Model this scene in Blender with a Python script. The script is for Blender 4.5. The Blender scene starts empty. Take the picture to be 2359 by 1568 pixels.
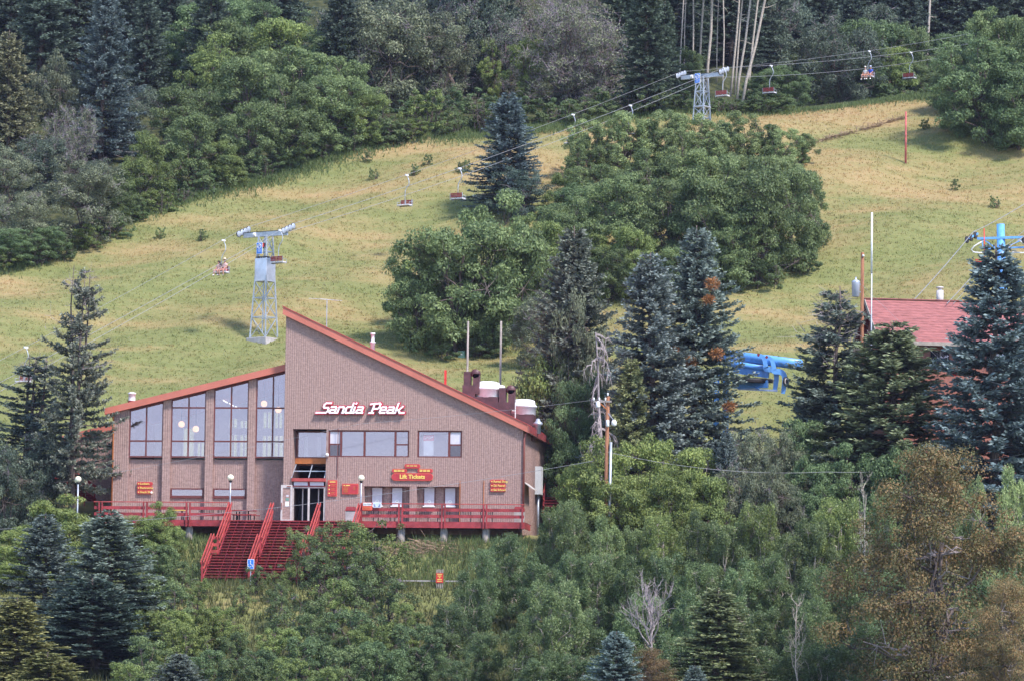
import bpy, bmesh, math, random
import numpy as np
from mathutils import Vector, Matrix

random.seed(11)
RNG = np.random.default_rng(11)
R = math.radians
scene = bpy.context.scene
col = scene.collection

# ------------------------------------------------------------------ camera
PW, PH, FPX = 2358.0, 1568.0, 9795.0        # working frame in which the view was surveyed, focal length in its pixels
CAM = Vector((36.0, -280.0, -14.0))
YAW, PITCH, ROLL = R(7.34), R(5.30), R(0.8)
FWD = Vector((-math.sin(YAW)*math.cos(PITCH), math.cos(YAW)*math.cos(PITCH), math.sin(PITCH)))
_r0 = FWD.cross(Vector((0, 0, 1))).normalized()
_u0 = _r0.cross(FWD).normalized()
RGT = _r0*math.cos(ROLL) + _u0*math.sin(ROLL)
UPV = _u0*math.cos(ROLL) - _r0*math.sin(ROLL)
cd = bpy.data.cameras.new('camera')
cam = bpy.data.objects.new('camera', cd)
col.objects.link(cam)
cd.sensor_width = 36.0
cd.lens = FPX/PW*36.0
cd.clip_start, cd.clip_end = 1.0, 3000.0
cam.matrix_world = Matrix(((RGT.x, UPV.x, -FWD.x, CAM.x), (RGT.y, UPV.y, -FWD.y, CAM.y), (RGT.z, UPV.z, -FWD.z, CAM.z), (0, 0, 0, 1)))
scene.camera = cam

# ------------------------------------------------------------------ light
SUN = Vector((0.50, -0.40, 0.82)).normalized()       # towards the sun
world = bpy.data.worlds.new('World')
scene.world = world
world.use_nodes = True
wn = world.node_tree
bg = wn.nodes['Background']
sky = wn.nodes.new('ShaderNodeTexSky')
sky.sky_type = 'NISHITA'
sky.sun_disc = False
sky.sun_elevation = math.asin(SUN.z)
sky.sun_rotation = math.atan2(SUN.x, SUN.y)
sky.altitude = 2600
sky.air_density = 1.0
sky.dust_density = 1.0
wn.links.new(sky.outputs[0], bg.inputs[0])
bg.inputs[1].default_value = 0.15
sl = bpy.data.lights.new('sun', 'SUN')
sl.energy = 2.5
sl.angle = R(9.0)
sl.color = (1.0, 0.955, 0.92)
so = bpy.data.objects.new('sun', sl)
col.objects.link(so)
so.rotation_euler = SUN.to_track_quat('Z', 'Y').to_euler()
so.location = (60, -60, 120)
scene.view_settings.view_transform = 'Standard'
scene.view_settings.look = 'None'
scene.view_settings.gamma = 1.0
scene.view_settings.exposure = 1.40
scene.render.engine = 'CYCLES'
scene.cycles.max_bounces = 4
scene.cycles.diffuse_bounces = 2
scene.cycles.glossy_bounces = 2
scene.cycles.transmission_bounces = 2
scene.cycles.transparent_max_bounces = 8
scene.cycles.use_adaptive_sampling = True
scene.cycles.adaptive_threshold = 0.015
scene.cycles.use_denoising = True

# ------------------------------------------------------------------ survey helpers
def ray(u, v):
    return FWD + RGT*((u-PW/2)/FPX) + UPV*((PH/2-v)/FPX)
def at(u, v, y):
    d = ray(u, v)
    return CAM + d*((y-CAM.y)/d.y)
def pxm(y):                                 # working pixels per metre at depth plane y
    return FPX/((y-CAM.y)*1.014)

_YL = np.array([-600, -300, -120, -85, -60, -38, -22, -14, -10.5, -8.5, -4, -1, 8, 17, 19, 24, 30, 45, 60, 80, 100, 120, 145, 200, 300, 700.])
_ZB = np.array([-22, -15.8, -16, -15.8, -15.2, -12.9, -8.7, -5.3, -4.6, -4.1, -1.6, -0.8, -0.6, -0.4, 3.0, 7, 11, 16.6, 23, 32, 41, 47.6, 54, 74, 112, 230.])
_ZS = np.array([-22, -15.8, -16, -15.8, -15.2, -12.9, -8.7, -5.4, -4.5, -3.9, -2.4, -1.2, 1.4, 4.2, 4.9, 7.4, 11, 16.6, 23, 32, 41, 47.6, 54, 74, 112, 230.])
def sstep(a, b, x):
    t = np.clip((x-a)/(b-a), 0, 1)
    return t*t*(3-2*t)
def hz(x, y):
    x = np.asarray(x, float); y = np.asarray(y, float)
    zb = np.interp(y, _YL, _ZB); zs = np.interp(y, _YL, _ZS)
    zr_ = np.interp(y, [110, 165, 200, 300, 700], [44.3, 52.0, 64, 104, 225])
    wr_ = sstep(3, 9, x)*sstep(106, 114, y)
    zb = zb*(1-wr_)+zr_*wr_; zs = zs*(1-wr_)+zr_*wr_
    m = sstep(-29.5, -27.5, x)*(1-sstep(1.5, 3.5, x))
    z = zs*(1-m) + zb*m
    und = 0.35*np.sin(x*0.21+y*0.13)+0.25*np.sin(x*0.37-y*0.29+1.3)+0.5*np.sin(x*0.07+2.0)*np.sin(y*0.09)
    a = sstep(24, 40, y) + 0.4*(1-sstep(-20, -12, y))
    far = np.clip((np.abs(x+10)-60)/60, 0, 2)*sstep(40, 120, y)*4
    return z + und*np.clip(a, 0, 1) + far
def gz(x, y):
    return float(hz(x, y))
def ground(u, v, y0=-60.0):
    d = ray(u, v); y = y0
    while y < 400:
        p = CAM + d*((y-CAM.y)/d.y)
        if p.z <= gz(p.x, y) and y > 24:
            return p
        y += 0.25
    return p

# ------------------------------------------------------------------ object helpers
def tag(o, label=None, cat=None, group=None, kind=None):
    if label: o['label'] = label
    if cat: o['category'] = cat
    if group: o['group'] = group
    if kind: o['kind'] = kind
    return o
def empty(name, loc, label=None, cat=None, group=None, rz=0.0):
    o = bpy.data.objects.new(name, None)
    col.objects.link(o)
    o.location = loc
    o.rotation_euler = (0, 0, rz)
    o.empty_display_size = 0.3
    return tag(o, label, cat, group)
def origin(p):
    while p is not None and p.parent is not None:
        p = p.parent
    return p.location if p is not None else Vector((0, 0, 0))
class MB:
    def __init__(s): s.v = []; s.f = []
    def add(s, vs, fs):
        n = len(s.v); s.v += [tuple(p) for p in vs]; s.f += [tuple(i+n for i in f) for f in fs]; return s
    def box(s, x0, x1, y0, y1, z0, z1):
        return s.add([(x0,y0,z0),(x1,y0,z0),(x1,y1,z0),(x0,y1,z0),(x0,y0,z1),(x1,y0,z1),(x1,y1,z1),(x0,y1,z1)],
                     [(0,3,2,1),(4,5,6,7),(0,1,5,4),(1,2,6,5),(2,3,7,6),(3,0,4,7)])
    def obox(s, c, ax, ay, az, hx, hy, hz_):
        c = Vector(c); ax = Vector(ax).normalized()*hx; ay = Vector(ay).normalized()*hy; az = Vector(az).normalized()*hz_
        p = [c+ax*i+ay*j+az*k for k in (-1,1) for i, j in ((-1,-1),(1,-1),(1,1),(-1,1))]
        return s.add(p, [(0,3,2,1),(4,5,6,7),(0,1,5,4),(1,2,6,5),(2,3,7,6),(3,0,4,7)])
    def bar(s, a, b, w, h, up=(0,0,1)):
        a = Vector(a); b = Vector(b); d = b-a
        side = d.cross(Vector(up))
        if side.length < 1e-5: side = d.cross(Vector((1,0,0)))
        u = side.cross(d)
        return s.obox((a+b)/2, d, side, u, d.length/2, w/2, h/2)
    def prism(s, poly, y0, y1):              # polygon in x,z pushed through y
        n = len(poly)
        vs = [(x, y0, z) for x, z in poly]+[(x, y1, z) for x, z in poly]
        fs = [tuple(range(n)), tuple(range(2*n-1, n-1, -1))]
        fs += [(i, i+n, (i+1) % n+n, (i+1) % n) for i in range(n)]
        return s.add(vs, fs)
    def tube(s, pts, rad, n=6, caps=True):
        pts = [Vector(p) for p in pts]
        m = len(pts)
        if not hasattr(rad, '__len__'): rad = [rad]*m
        ref = None; rings = []
        for i, p in enumerate(pts):
            d = (pts[min(i+1, m-1)]-pts[max(i-1, 0)])
            if d.length < 1e-9: d = Vector((0,0,1))
            d.normalize()
            if ref is None: ref = d.orthogonal().normalized()
            ref = (ref-d*ref.dot(d))
            if ref.length < 1e-6: ref = d.orthogonal()
            ref.normalize()
            b = d.cross(ref)
            rings.append([p+(ref*math.cos(2*math.pi*k/n)+b*math.sin(2*math.pi*k/n))*rad[i] for k in range(n)])
        vs = [q for r in rings for q in r]
        fs = [(i*n+k, i*n+(k+1) % n, (i+1)*n+(k+1) % n, (i+1)*n+k) for i in range(m-1) for k in range(n)]
        if caps: fs += [tuple(range(n-1, -1, -1)), tuple((m-1)*n+k for k in range(n))]
        return s.add(vs, fs)
    def lathe(s, c, prof, n=16, axis=(0,0,1)):
        c = Vector(c); a = Vector(axis).normalized(); e = a.orthogonal().normalized(); b = a.cross(e)
        vs = [c+a*h+(e*math.cos(2*math.pi*k/n)+b*math.sin(2*math.pi*k/n))*max(r, 1e-4) for r, h in prof for k in range(n)]
        m = len(prof)
        fs = [(i*n+k, i*n+(k+1) % n, (i+1)*n+(k+1) % n, (i+1)*n+k) for i in range(m-1) for k in range(n)]
        fs += [tuple(range(n-1, -1, -1)), tuple((m-1)*n+k for k in range(n))]
        return s.add(vs, fs)
    def mesh(s, name, o=(0,0,0), smooth=False):
        me = bpy.data.meshes.new(name)
        o = Vector(o)
        me.from_pydata([(p[0]-o.x, p[1]-o.y, p[2]-o.z) for p in s.v], [], s.f)
        if smooth: me.polygons.foreach_set('use_smooth', [True]*len(me.polygons))
        me.update()
        return me
    def build(s, name, material, parent=None, smooth=False, bevel=0.0):
        me = s.mesh(name, origin(parent), smooth)
        o = bpy.data.objects.new(name, me)
        col.objects.link(o)
        o.parent = parent
        me.materials.append(material)
        if bevel:
            b = o.modifiers.new('bevel', 'BEVEL'); b.width = bevel; b.segments = 2; b.limit_method = 'ANGLE'
        return o
def ball(c, r, n=14, sq=1.0):
    k = n//2
    return MB().lathe(c, [(r*math.sin(math.pi*i/k), -r*sq*math.cos(math.pi*i/k)) for i in range(k+1)], n)
def copy_tree(o, parent=None):
    c = o.copy(); col.objects.link(c); c.parent = parent
    for ch in list(o.children): copy_tree(ch, c)
    return c

# ------------------------------------------------------------------ materials
def nd(nt, t, **kw):
    n = nt.nodes.new(t)
    for k, v in kw.items(): setattr(n, k, v)
    return n
def mixc(nt, fac, a, b, mode='MIX'):
    n = nd(nt, 'ShaderNodeMix', data_type='RGBA', blend_type=mode)
    for i, x in ((0, fac), (6, a), (7, b)):
        if hasattr(x, 'type') and hasattr(x, 'links'): nt.links.new(x, n.inputs[i])
        else: n.inputs[i].default_value = x if i == 0 else (tuple(x)+(1,))[:4]
    return n.outputs[2]
def noise(nt, vec, scale, detail=3, rough=0.55):
    n = nd(nt, 'ShaderNodeTexNoise')
    n.inputs['Scale'].default_value = scale; n.inputs['Detail'].default_value = detail; n.inputs['Roughness'].default_value = rough
    if vec is not None: nt.links.new(vec, n.inputs['Vector'])
    return n.outputs[0]
def ramp(nt, fac, a, b):
    n = nd(nt, 'ShaderNodeMapRange'); n.interpolation_type = 'SMOOTHSTEP'
    nt.links.new(fac, n.inputs[0]); n.inputs[1].default_value = a; n.inputs[2].default_value = b
    return n.outputs[0]
def scaled(nt, vec, s):
    n = nd(nt, 'ShaderNodeVectorMath', operation='MULTIPLY'); nt.links.new(vec, n.inputs[0]); n.inputs[1].default_value = s
    return n.outputs[0]
def mat(name, c, rough=0.7, metal=0.0, var=0.12, vs=3.0, streak=None, bump=0.0, spec=0.4, emit=0.0, dirt=None):
    m = bpy.data.materials.new(name); m.use_nodes = True
    nt = m.node_tree; p = nt.nodes['Principled BSDF']
    p.inputs['Roughness'].default_value = rough; p.inputs['Metallic'].default_value = metal
    p.inputs['Specular IOR Level'].default_value = spec
    pos = nd(nt, 'ShaderNodeNewGeometry').outputs['Position']
    v = pos if streak is None else scaled(nt, pos, streak)
    f = noise(nt, v, vs, 5, 0.62)
    dark = [x*(1-var*1.6) for x in c]; lite = [min(1, x*(1+var*1.2)) for x in c]
    out = mixc(nt, ramp(nt, f, 0.3, 0.7), dark, lite)
    if dirt:
        f2 = noise(nt, scaled(nt, pos, (0.9, 0.9, 0.16)), 1.1, 5, 0.6)
        out = mixc(nt, ramp(nt, f2, 0.56, 0.78), out, dirt)
    nt.links.new(out, p.inputs['Base Color'])
    if bump:
        b = nd(nt, 'ShaderNodeBump'); b.inputs['Strength'].default_value = bump; b.inputs['Distance'].default_value = 0.02
        nt.links.new(f, b.inputs['Height']); nt.links.new(b.outputs[0], p.inputs['Normal'])
    if emit:
        nt.links.new(out, p.inputs['Emission Color']); p.inputs['Emission Strength'].default_value = emit
    return m
def leafmat(name, a, b, trans=0.3, rough=0.55, stray=None):
    m = bpy.data.materials.new(name); m.use_nodes = True
    nt = m.node_tree; p = nt.nodes['Principled BSDF']; out = nt.nodes['Material Output']
    t = nd(nt, 'ShaderNodeAttribute', attribute_name='tone').outputs['Fac']
    oi = nd(nt, 'ShaderNodeObjectInfo')
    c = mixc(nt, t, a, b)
    if stray: c = mixc(nt, ramp(nt, t, 0.93, 0.97), c, stray)
    c = mixc(nt, 1.0, c, oi.outputs['Color'], 'MULTIPLY')
    h = nd(nt, 'ShaderNodeHueSaturation')
    mr = nd(nt, 'ShaderNodeMapRange'); nt.links.new(oi.outputs['Random'], mr.inputs[0]); mr.inputs[3].default_value = 0.8; mr.inputs[4].default_value = 1.2
    nt.links.new(mr.outputs[0], h.inputs['Value']); nt.links.new(c, h.inputs['Color'])
    nt.links.new(h.outputs[0], p.inputs['Base Color'])
    p.inputs['Roughness'].default_value = rough; p.inputs['Specular IOR Level'].default_value = 0.3
    tr = nd(nt, 'ShaderNodeBsdfTranslucent'); nt.links.new(h.outputs[0], tr.inputs[0])
    mx = nd(nt, 'ShaderNodeMixShader'); mx.inputs[0].default_value = trans
    nt.links.new(p.outputs[0], mx.inputs[1]); nt.links.new(tr.outputs[0], mx.inputs[2])
    nt.links.new(mx.outputs[0], out.inputs[0])
    return m
def glassmat(name, refl, tint=(0.85, 0.88, 0.9)):
    m = bpy.data.materials.new(name); m.use_nodes = True
    nt = m.node_tree; out = nt.nodes['Material Output']; nt.nodes.remove(nt.nodes['Principled BSDF'])
    tr = nd(nt, 'ShaderNodeBsdfTransparent'); tr.inputs[0].default_value = tint+(1,)
    gl = nd(nt, 'ShaderNodeBsdfGlossy'); gl.inputs['Roughness'].default_value = 0.03; gl.inputs[0].default_value = (0.66, 0.50, 0.57, 1)
    pos = nd(nt, 'ShaderNodeNewGeometry').outputs['Position']
    b = nd(nt, 'ShaderNodeBump'); b.inputs['Strength'].default_value = 0.05; b.inputs['Distance'].default_value = 0.05
    nt.links.new(noise(nt, pos, 0.8, 2), b.inputs['Height']); nt.links.new(b.outputs[0], gl.inputs['Normal'])
    mx = nd(nt, 'ShaderNodeMixShader'); mx.inputs[0].default_value = refl
    nt.links.new(tr.outputs[0], mx.inputs[1]); nt.links.new(gl.outputs[0], mx.inputs[2]); nt.links.new(mx.outputs[0], out.inputs[0])
    return m
def meadow_color(nt):
    pos = nd(nt, 'ShaderNodeNewGeometry').outputs['Position']
    big = noise(nt, scaled(nt, pos, (0.06, 0.15, 0.15)), 1.0, 4, 0.6)
    mid = noise(nt, scaled(nt, pos, (0.5, 0.9, 0.9)), 1.0, 4, 0.65)
    fine = noise(nt, pos, 3.2, 3, 0.7)
    green = mixc(nt, ramp(nt, mid, 0.35, 0.7), (0.160, 0.172, 0.062), (0.222, 0.216, 0.085))
    straw = mixc(nt, ramp(nt, mid, 0.35, 0.7), (0.33, 0.232, 0.108), (0.40, 0.262, 0.140))
    sep = nd(nt, 'ShaderNodeSeparateXYZ'); nt.links.new(pos, sep.inputs[0])
    hi = nd(nt, 'ShaderNodeMapRange'); nt.links.new(sep.outputs[1], hi.inputs[0])
    hi.inputs[1].default_value = 20; hi.inputs[2].default_value = 115; hi.inputs[3].default_value = -0.06; hi.inputs[4].default_value = 0.10
    ad = nd(nt, 'ShaderNodeMath', operation='ADD'); nt.links.new(big, ad.inputs[0]); nt.links.new(hi.outputs[0], ad.inputs[1])
    ad2 = nd(nt, 'ShaderNodeMath', operation='MULTIPLY_ADD'); nt.links.new(fine, ad2.inputs[0]); ad2.inputs[1].default_value = 0.22; nt.links.new(ad.outputs[0], ad2.inputs[2])
    return mixc(nt, ramp(nt, ad2.outputs[0], 0.52, 0.82), green, straw), fine

M = {}
M['brick'] = mat('ribbed block', (0.34, 0.22, 0.19), 0.9, var=0.13, vs=2.2, streak=(1.0, 1.0, 2.6), bump=0.5, dirt=(0.30, 0.19, 0.165))
M['rib'] = mat('ribbed block face', (0.355, 0.23, 0.197), 0.9, var=0.16, vs=3.0, streak=(1.5, 1.0, 3.2), bump=0.5, dirt=(0.34, 0.21, 0.18))
M['fascia'] = mat('salmon fascia paint', (0.52, 0.155, 0.105), 0.55, var=0.06, vs=0.7)
M['gutter'] = mat('brown eave metal', (0.27, 0.085, 0.065), 0.5, var=0.12)
M['frame'] = mat('oxide red window frame', (0.145, 0.035, 0.03), 0.5, var=0.1)
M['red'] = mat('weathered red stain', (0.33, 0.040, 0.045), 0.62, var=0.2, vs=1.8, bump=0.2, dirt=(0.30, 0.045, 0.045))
M['redlight'] = mat('lighter red stain', (0.42, 0.068, 0.06), 0.62, var=0.16, vs=2.0, bump=0.2)  # lighter red than the deck stain, for rails and trim
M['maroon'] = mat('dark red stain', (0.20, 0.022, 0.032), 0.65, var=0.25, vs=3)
M['glass'] = glassmat('tinted reflective window glass', 0.26)
M['glass_dark'] = glassmat('grey canopy glass', 0.14, (0.45, 0.45, 0.48))
M['interior'] = mat('pale plaster interior', (0.55, 0.53, 0.52), 0.9, var=0.05)
M['floor_in'] = mat('brown interior floor', (0.22, 0.16, 0.13), 0.8)
M['white'] = mat('white paint', (0.78, 0.76, 0.74), 0.5, var=0.05)
M['offwhite'] = mat('aged aluminium frame', (0.55, 0.49, 0.46), 0.5, var=0.08)
M['panel'] = mat('ticket window panel', (0.60, 0.55, 0.60), 0.35, var=0.05)
M['dark'] = mat('dark opening', (0.02, 0.02, 0.025), 0.8)  # near-black colour stands in for the darkness of unlit interiors
M['black'] = mat('black painted steel', (0.03, 0.03, 0.032), 0.5)
M['yellow'] = mat('sign yellow', (0.85, 0.62, 0.14), 0.5, var=0.05)
M['orange'] = mat('orange trim paint', (0.55, 0.17, 0.045), 0.6, var=0.1)
M['signred'] = mat('sign red', (0.46, 0.035, 0.045), 0.45, var=0.08)
M['signedge'] = mat('sign rim red', (0.68, 0.10, 0.06), 0.45, var=0.06)
M['logo_red'] = mat('letter edge red', (0.55, 0.02, 0.05), 0.4, var=0.05)
M['logo_white'] = mat('letter face white', (0.95, 0.88, 0.88), 0.4, var=0.02)
M['globe'] = mat('opal globe', (0.92, 0.84, 0.62), 0.25, var=0.03)
M['lit'] = mat('lit pendant globe', (1.0, 0.50, 0.22), 0.4, var=0.02, emit=0.9)
M['tube_light'] = mat('lit ceiling tube', (1.0, 0.9, 0.75), 0.4, var=0.02, emit=1.5)
M['steel'] = mat('galvanised steel', (0.44, 0.46, 0.52), 0.42, metal=0.35, var=0.12, vs=2)
M['sheet'] = mat('bright sheet metal', (0.52, 0.54, 0.64), 0.32, metal=0.45, var=0.10, vs=1.2)
M['alu'] = mat('spun aluminium', (0.78, 0.76, 0.78), 0.45, metal=0.0, var=0.06)
M['duct'] = mat('maroon duct metal', (0.10, 0.04, 0.045), 0.5, var=0.2, vs=2.5)
M['concrete'] = mat('weathered concrete', (0.42, 0.38, 0.37), 0.9, var=0.15, vs=2, bump=0.4)
M['pole'] = mat('treated timber pole', (0.27, 0.115, 0.06), 0.85, var=0.3, vs=6, streak=(4, 4, 0.25), bump=0.4)
M['polegrey'] = mat('grey timber pole', (0.33, 0.28, 0.25), 0.9, var=0.25, vs=6, streak=(4, 4, 0.25), bump=0.4)
M['polepaint'] = mat('faded red pole', (0.42, 0.10, 0.09), 0.7, var=0.2)
M['rope'] = mat('steel wire rope', (0.36, 0.34, 0.34), 0.45, metal=0.4, var=0.1)
M['wire'] = mat('service wire', (0.30, 0.29, 0.30), 0.5, var=0.1)
M['rubber'] = mat('black rubber tyre', (0.035, 0.03, 0.032), 0.7)
M['chairred'] = mat('chair red paint', (0.24, 0.03, 0.03), 0.5, var=0.15)
M['cushion'] = mat('pale vinyl cushion', (0.66, 0.60, 0.62), 0.5, var=0.06)
M['blue'] = mat('lift blue paint', (0.13, 0.36, 0.78), 0.35, var=0.12, vs=2, spec=0.5)
M['bluesign'] = mat('sign blue', (0.03, 0.19, 0.70), 0.4, var=0.04)
M['bluewhite'] = mat('pale blue panel', (0.55, 0.62, 0.86), 0.4, var=0.05)
M['brightred'] = mat('bright red paint', (0.62, 0.035, 0.03), 0.4, var=0.08)
M['sienna'] = mat('sienna stucco', (0.33, 0.13, 0.095), 0.85, var=0.12, vs=1.5, dirt=(0.26, 0.10, 0.08))
M['shingle'] = mat('red shingle', (0.31, 0.11, 0.10), 0.75, var=0.18, vs=2.5, streak=(0.6, 2, 2))
M['tan'] = mat('tan soffit', (0.36, 0.30, 0.25), 0.8)
M['greenbox'] = mat('utility green', (0.16, 0.30, 0.24), 0.6)
M['asphalt'] = mat('grey gravel road', (0.30, 0.27, 0.24), 0.95, var=0.2, vs=3, bump=0.4)
M['bark'] = mat('grey brown bark', (0.115, 0.085, 0.075), 0.95, var=0.35, vs=5, streak=(2, 2, 0.4), bump=0.5)
M['palebark'] = mat('pale aspen bark', (0.40, 0.335, 0.28), 0.85, var=0.22, vs=5, streak=(1, 1, 2.4), bump=0.3, dirt=(0.24, 0.19, 0.16))
M['deadwood'] = mat('silver dead wood', (0.33, 0.27, 0.265), 0.9, var=0.25, vs=5, streak=(3, 3, 0.6))
M['twigs'] = mat('purple grey twigs', (0.30, 0.235, 0.27), 0.95, var=0.25, vs=3)
M['brush'] = mat('dry brush', (0.30, 0.20, 0.13), 0.95, var=0.3, vs=3)
M['skin'] = mat('skin', (0.50, 0.25, 0.18), 0.6, var=0.05)
M['hair'] = mat('dark hair', (0.03, 0.018, 0.015), 0.6)
M['straw_hat'] = mat('straw hat', (0.55, 0.45, 0.32), 0.8)
M['pinkshirt'] = mat('pink shirt', (0.68, 0.40, 0.36), 0.8)
M['pinkshorts'] = mat('red print shorts', (0.50, 0.16, 0.16), 0.8)
M['blueshirt'] = mat('blue shirt', (0.03, 0.10, 0.55), 0.8)
M['tanshorts'] = mat('rust shorts', (0.40, 0.17, 0.10), 0.8)
M['shoe'] = mat('grey shoe', (0.20, 0.17, 0.17), 0.7)

M['locust'] = leafmat('locust leaves', (0.060, 0.098, 0.043), (0.298, 0.365, 0.145), 0.38)
M['oak'] = leafmat('oak leaves', (0.062, 0.082, 0.056), (0.250, 0.275, 0.175), 0.32)
M['aspen'] = leafmat('aspen leaves', (0.060, 0.100, 0.044), (0.335, 0.395, 0.160), 0.38, 0.4)
M['shrub'] = leafmat('shrub leaves', (0.058, 0.096, 0.044), (0.280, 0.342, 0.135), 0.35)
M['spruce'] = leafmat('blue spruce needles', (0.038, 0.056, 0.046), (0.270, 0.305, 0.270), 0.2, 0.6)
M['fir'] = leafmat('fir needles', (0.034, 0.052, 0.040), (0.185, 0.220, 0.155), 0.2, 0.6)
M['rusty'] = leafmat('rusty fir needles', (0.100, 0.130, 0.055), (0.37, 0.205, 0.090), 0.25, 0.6)
M['rusty2'] = leafmat('olive dying needles', (0.06, 0.07, 0.035), (0.20, 0.15, 0.07), 0.15, 0.6)
M['deadneedle'] = leafmat('dead orange needles', (0.34, 0.15, 0.06), (0.48, 0.24, 0.10), 0.2, 0.7)
# ------------------------------------------------------------------ terrain
def np_mesh(name, V, F, tone=None, smooth=False):          # F: (n,k) array of equal-sized faces
    me = bpy.data.meshes.new(name)
    V = np.ascontiguousarray(V, np.float32); F = np.ascontiguousarray(F, np.int32)
    n, k = F.shape
    me.vertices.add(len(V)); me.vertices.foreach_set('co', V.ravel())
    me.loops.add(n*k); me.loops.foreach_set('vertex_index', F.ravel())
    me.polygons.add(n)
    me.polygons.foreach_set('loop_start', np.arange(0, n*k, k, dtype=np.int32))
    me.polygons.foreach_set('loop_total', np.full(n, k, np.int32))
    if smooth: me.polygons.foreach_set('use_smooth', np.ones(n, bool))
    if tone is not None:
        a = me.attributes.new('tone', 'FLOAT', 'POINT'); a.data.foreach_set('value', np.ascontiguousarray(tone, np.float32))
    me.update(calc_edges=True)
    return me
# edge of the woods: the meadow lies below this line
_WX = np.array([-140, -52, -44, -36, -29, -22, -14, -4, 6, 16, 24, 31, 60, 140.])
_WY = np.array([30, 60, 74, 84, 92, 98, 100, 104, 110, 113, 116, 104, 92, 80.])
def woods(x, y):
    return sstep(-1.5, 3.0, y-np.interp(x, _WX, _WY)+1.2*np.sin(np.asarray(x)*0.9))
def duff_and_shade(x, y):
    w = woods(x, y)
    low = 1-sstep(-24, -15, y+2.0*np.sin(np.asarray(x)*0.4))  # lower bank takes the dark duff colour to paint its shady grass
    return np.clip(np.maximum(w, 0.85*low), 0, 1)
gx = np.unique(np.concatenate([np.linspace(-600, -100, 21), np.linspace(-100, 70, 137), np.linspace(70, 600, 21), np.array([-29.5, -28.5, -27.5, 1.5, 2.5, 3.5])]))
gy = np.unique(np.concatenate([np.linspace(-600, -120, 17), np.linspace(-120, -30, 41), np.linspace(-30, 130, 193), np.linspace(130, 700, 77)]))
X, Y = np.meshgrid(gx, gy)
Z = hz(X, Y)
nx, ny = len(gx), len(gy)
idx = np.arange(nx*ny).reshape(ny, nx)
Fq = np.stack([idx[:-1, :-1].ravel(), idx[:-1, 1:].ravel(), idx[1:, 1:].ravel(), idx[1:, :-1].ravel()], 1)
gm = np_mesh('hillside_ground', np.stack([X.ravel(), Y.ravel(), Z.ravel()], 1), Fq, duff_and_shade(X.ravel(), Y.ravel()), True)
mg = bpy.data.materials.new('meadow and woodland floor'); mg.use_nodes = True
nt = mg.node_tree; p = nt.nodes['Principled BSDF']; p.inputs['Roughness'].default_value = 0.95; p.inputs['Specular IOR Level'].default_value = 0.1
mc, fine = meadow_color(nt)
tn = nd(nt, 'ShaderNodeAttribute', attribute_name='tone').outputs['Fac']
pos = nd(nt, 'ShaderNodeNewGeometry').outputs['Position']
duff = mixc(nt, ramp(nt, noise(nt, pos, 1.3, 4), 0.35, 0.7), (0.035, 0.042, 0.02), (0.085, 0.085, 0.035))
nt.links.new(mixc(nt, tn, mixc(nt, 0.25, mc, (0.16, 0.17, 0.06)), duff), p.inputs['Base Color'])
b = nd(nt, 'ShaderNodeBump'); b.inputs['Strength'].default_value = 0.6; b.inputs['Distance'].default_value = 0.15
nt.links.new(fine, b.inputs['Height']); nt.links.new(b.outputs[0], p.inputs['Normal'])
gm.materials.append(mg)
go = bpy.data.objects.new('ground', gm); col.objects.link(go)
tag(go, 'sloping hillside of mown meadow and woodland floor', 'ground', kind='structure')

# grass blades
mgr = bpy.data.materials.new('meadow grass'); mgr.use_nodes = True
nt = mgr.node_tree; p = nt.nodes['Principled BSDF']; out = nt.nodes['Material Output']
p.inputs['Roughness'].default_value = 0.8; p.inputs['Specular IOR Level'].default_value = 0.15
mc, fine = meadow_color(nt)
tn = nd(nt, 'ShaderNodeAttribute', attribute_name='tone').outputs['Fac']
cc = mixc(nt, ramp(nt, tn, 0.0, 1.0), mixc(nt, 1.0, mc, (1.5, 1.5, 1.45), 'MULTIPLY'), mixc(nt, 0.5, mixc(nt, 1.0, mc, (1.6, 1.55, 1.5), 'MULTIPLY'), (0.62, 0.50, 0.28)))
nt.links.new(cc, p.inputs['Base Color'])
tr = nd(nt, 'ShaderNodeBsdfTranslucent'); nt.links.new(cc, tr.inputs[0])
mx = nd(nt, 'ShaderNodeMixShader'); mx.inputs[0].default_value = 0.5
nt.links.new(p.outputs[0], mx.inputs[1]); nt.links.new(tr.outputs[0], mx.inputs[2]); nt.links.new(mx.outputs[0], out.inputs[0])
mweed = leafmat('long green edge grass', (0.085, 0.125, 0.045), (0.20, 0.24, 0.085), 0.35, 0.7)
mbank = leafmat('rough bank grass', (0.070, 0.085, 0.032), (0.23, 0.21, 0.085), 0.3, 0.8)
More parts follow.
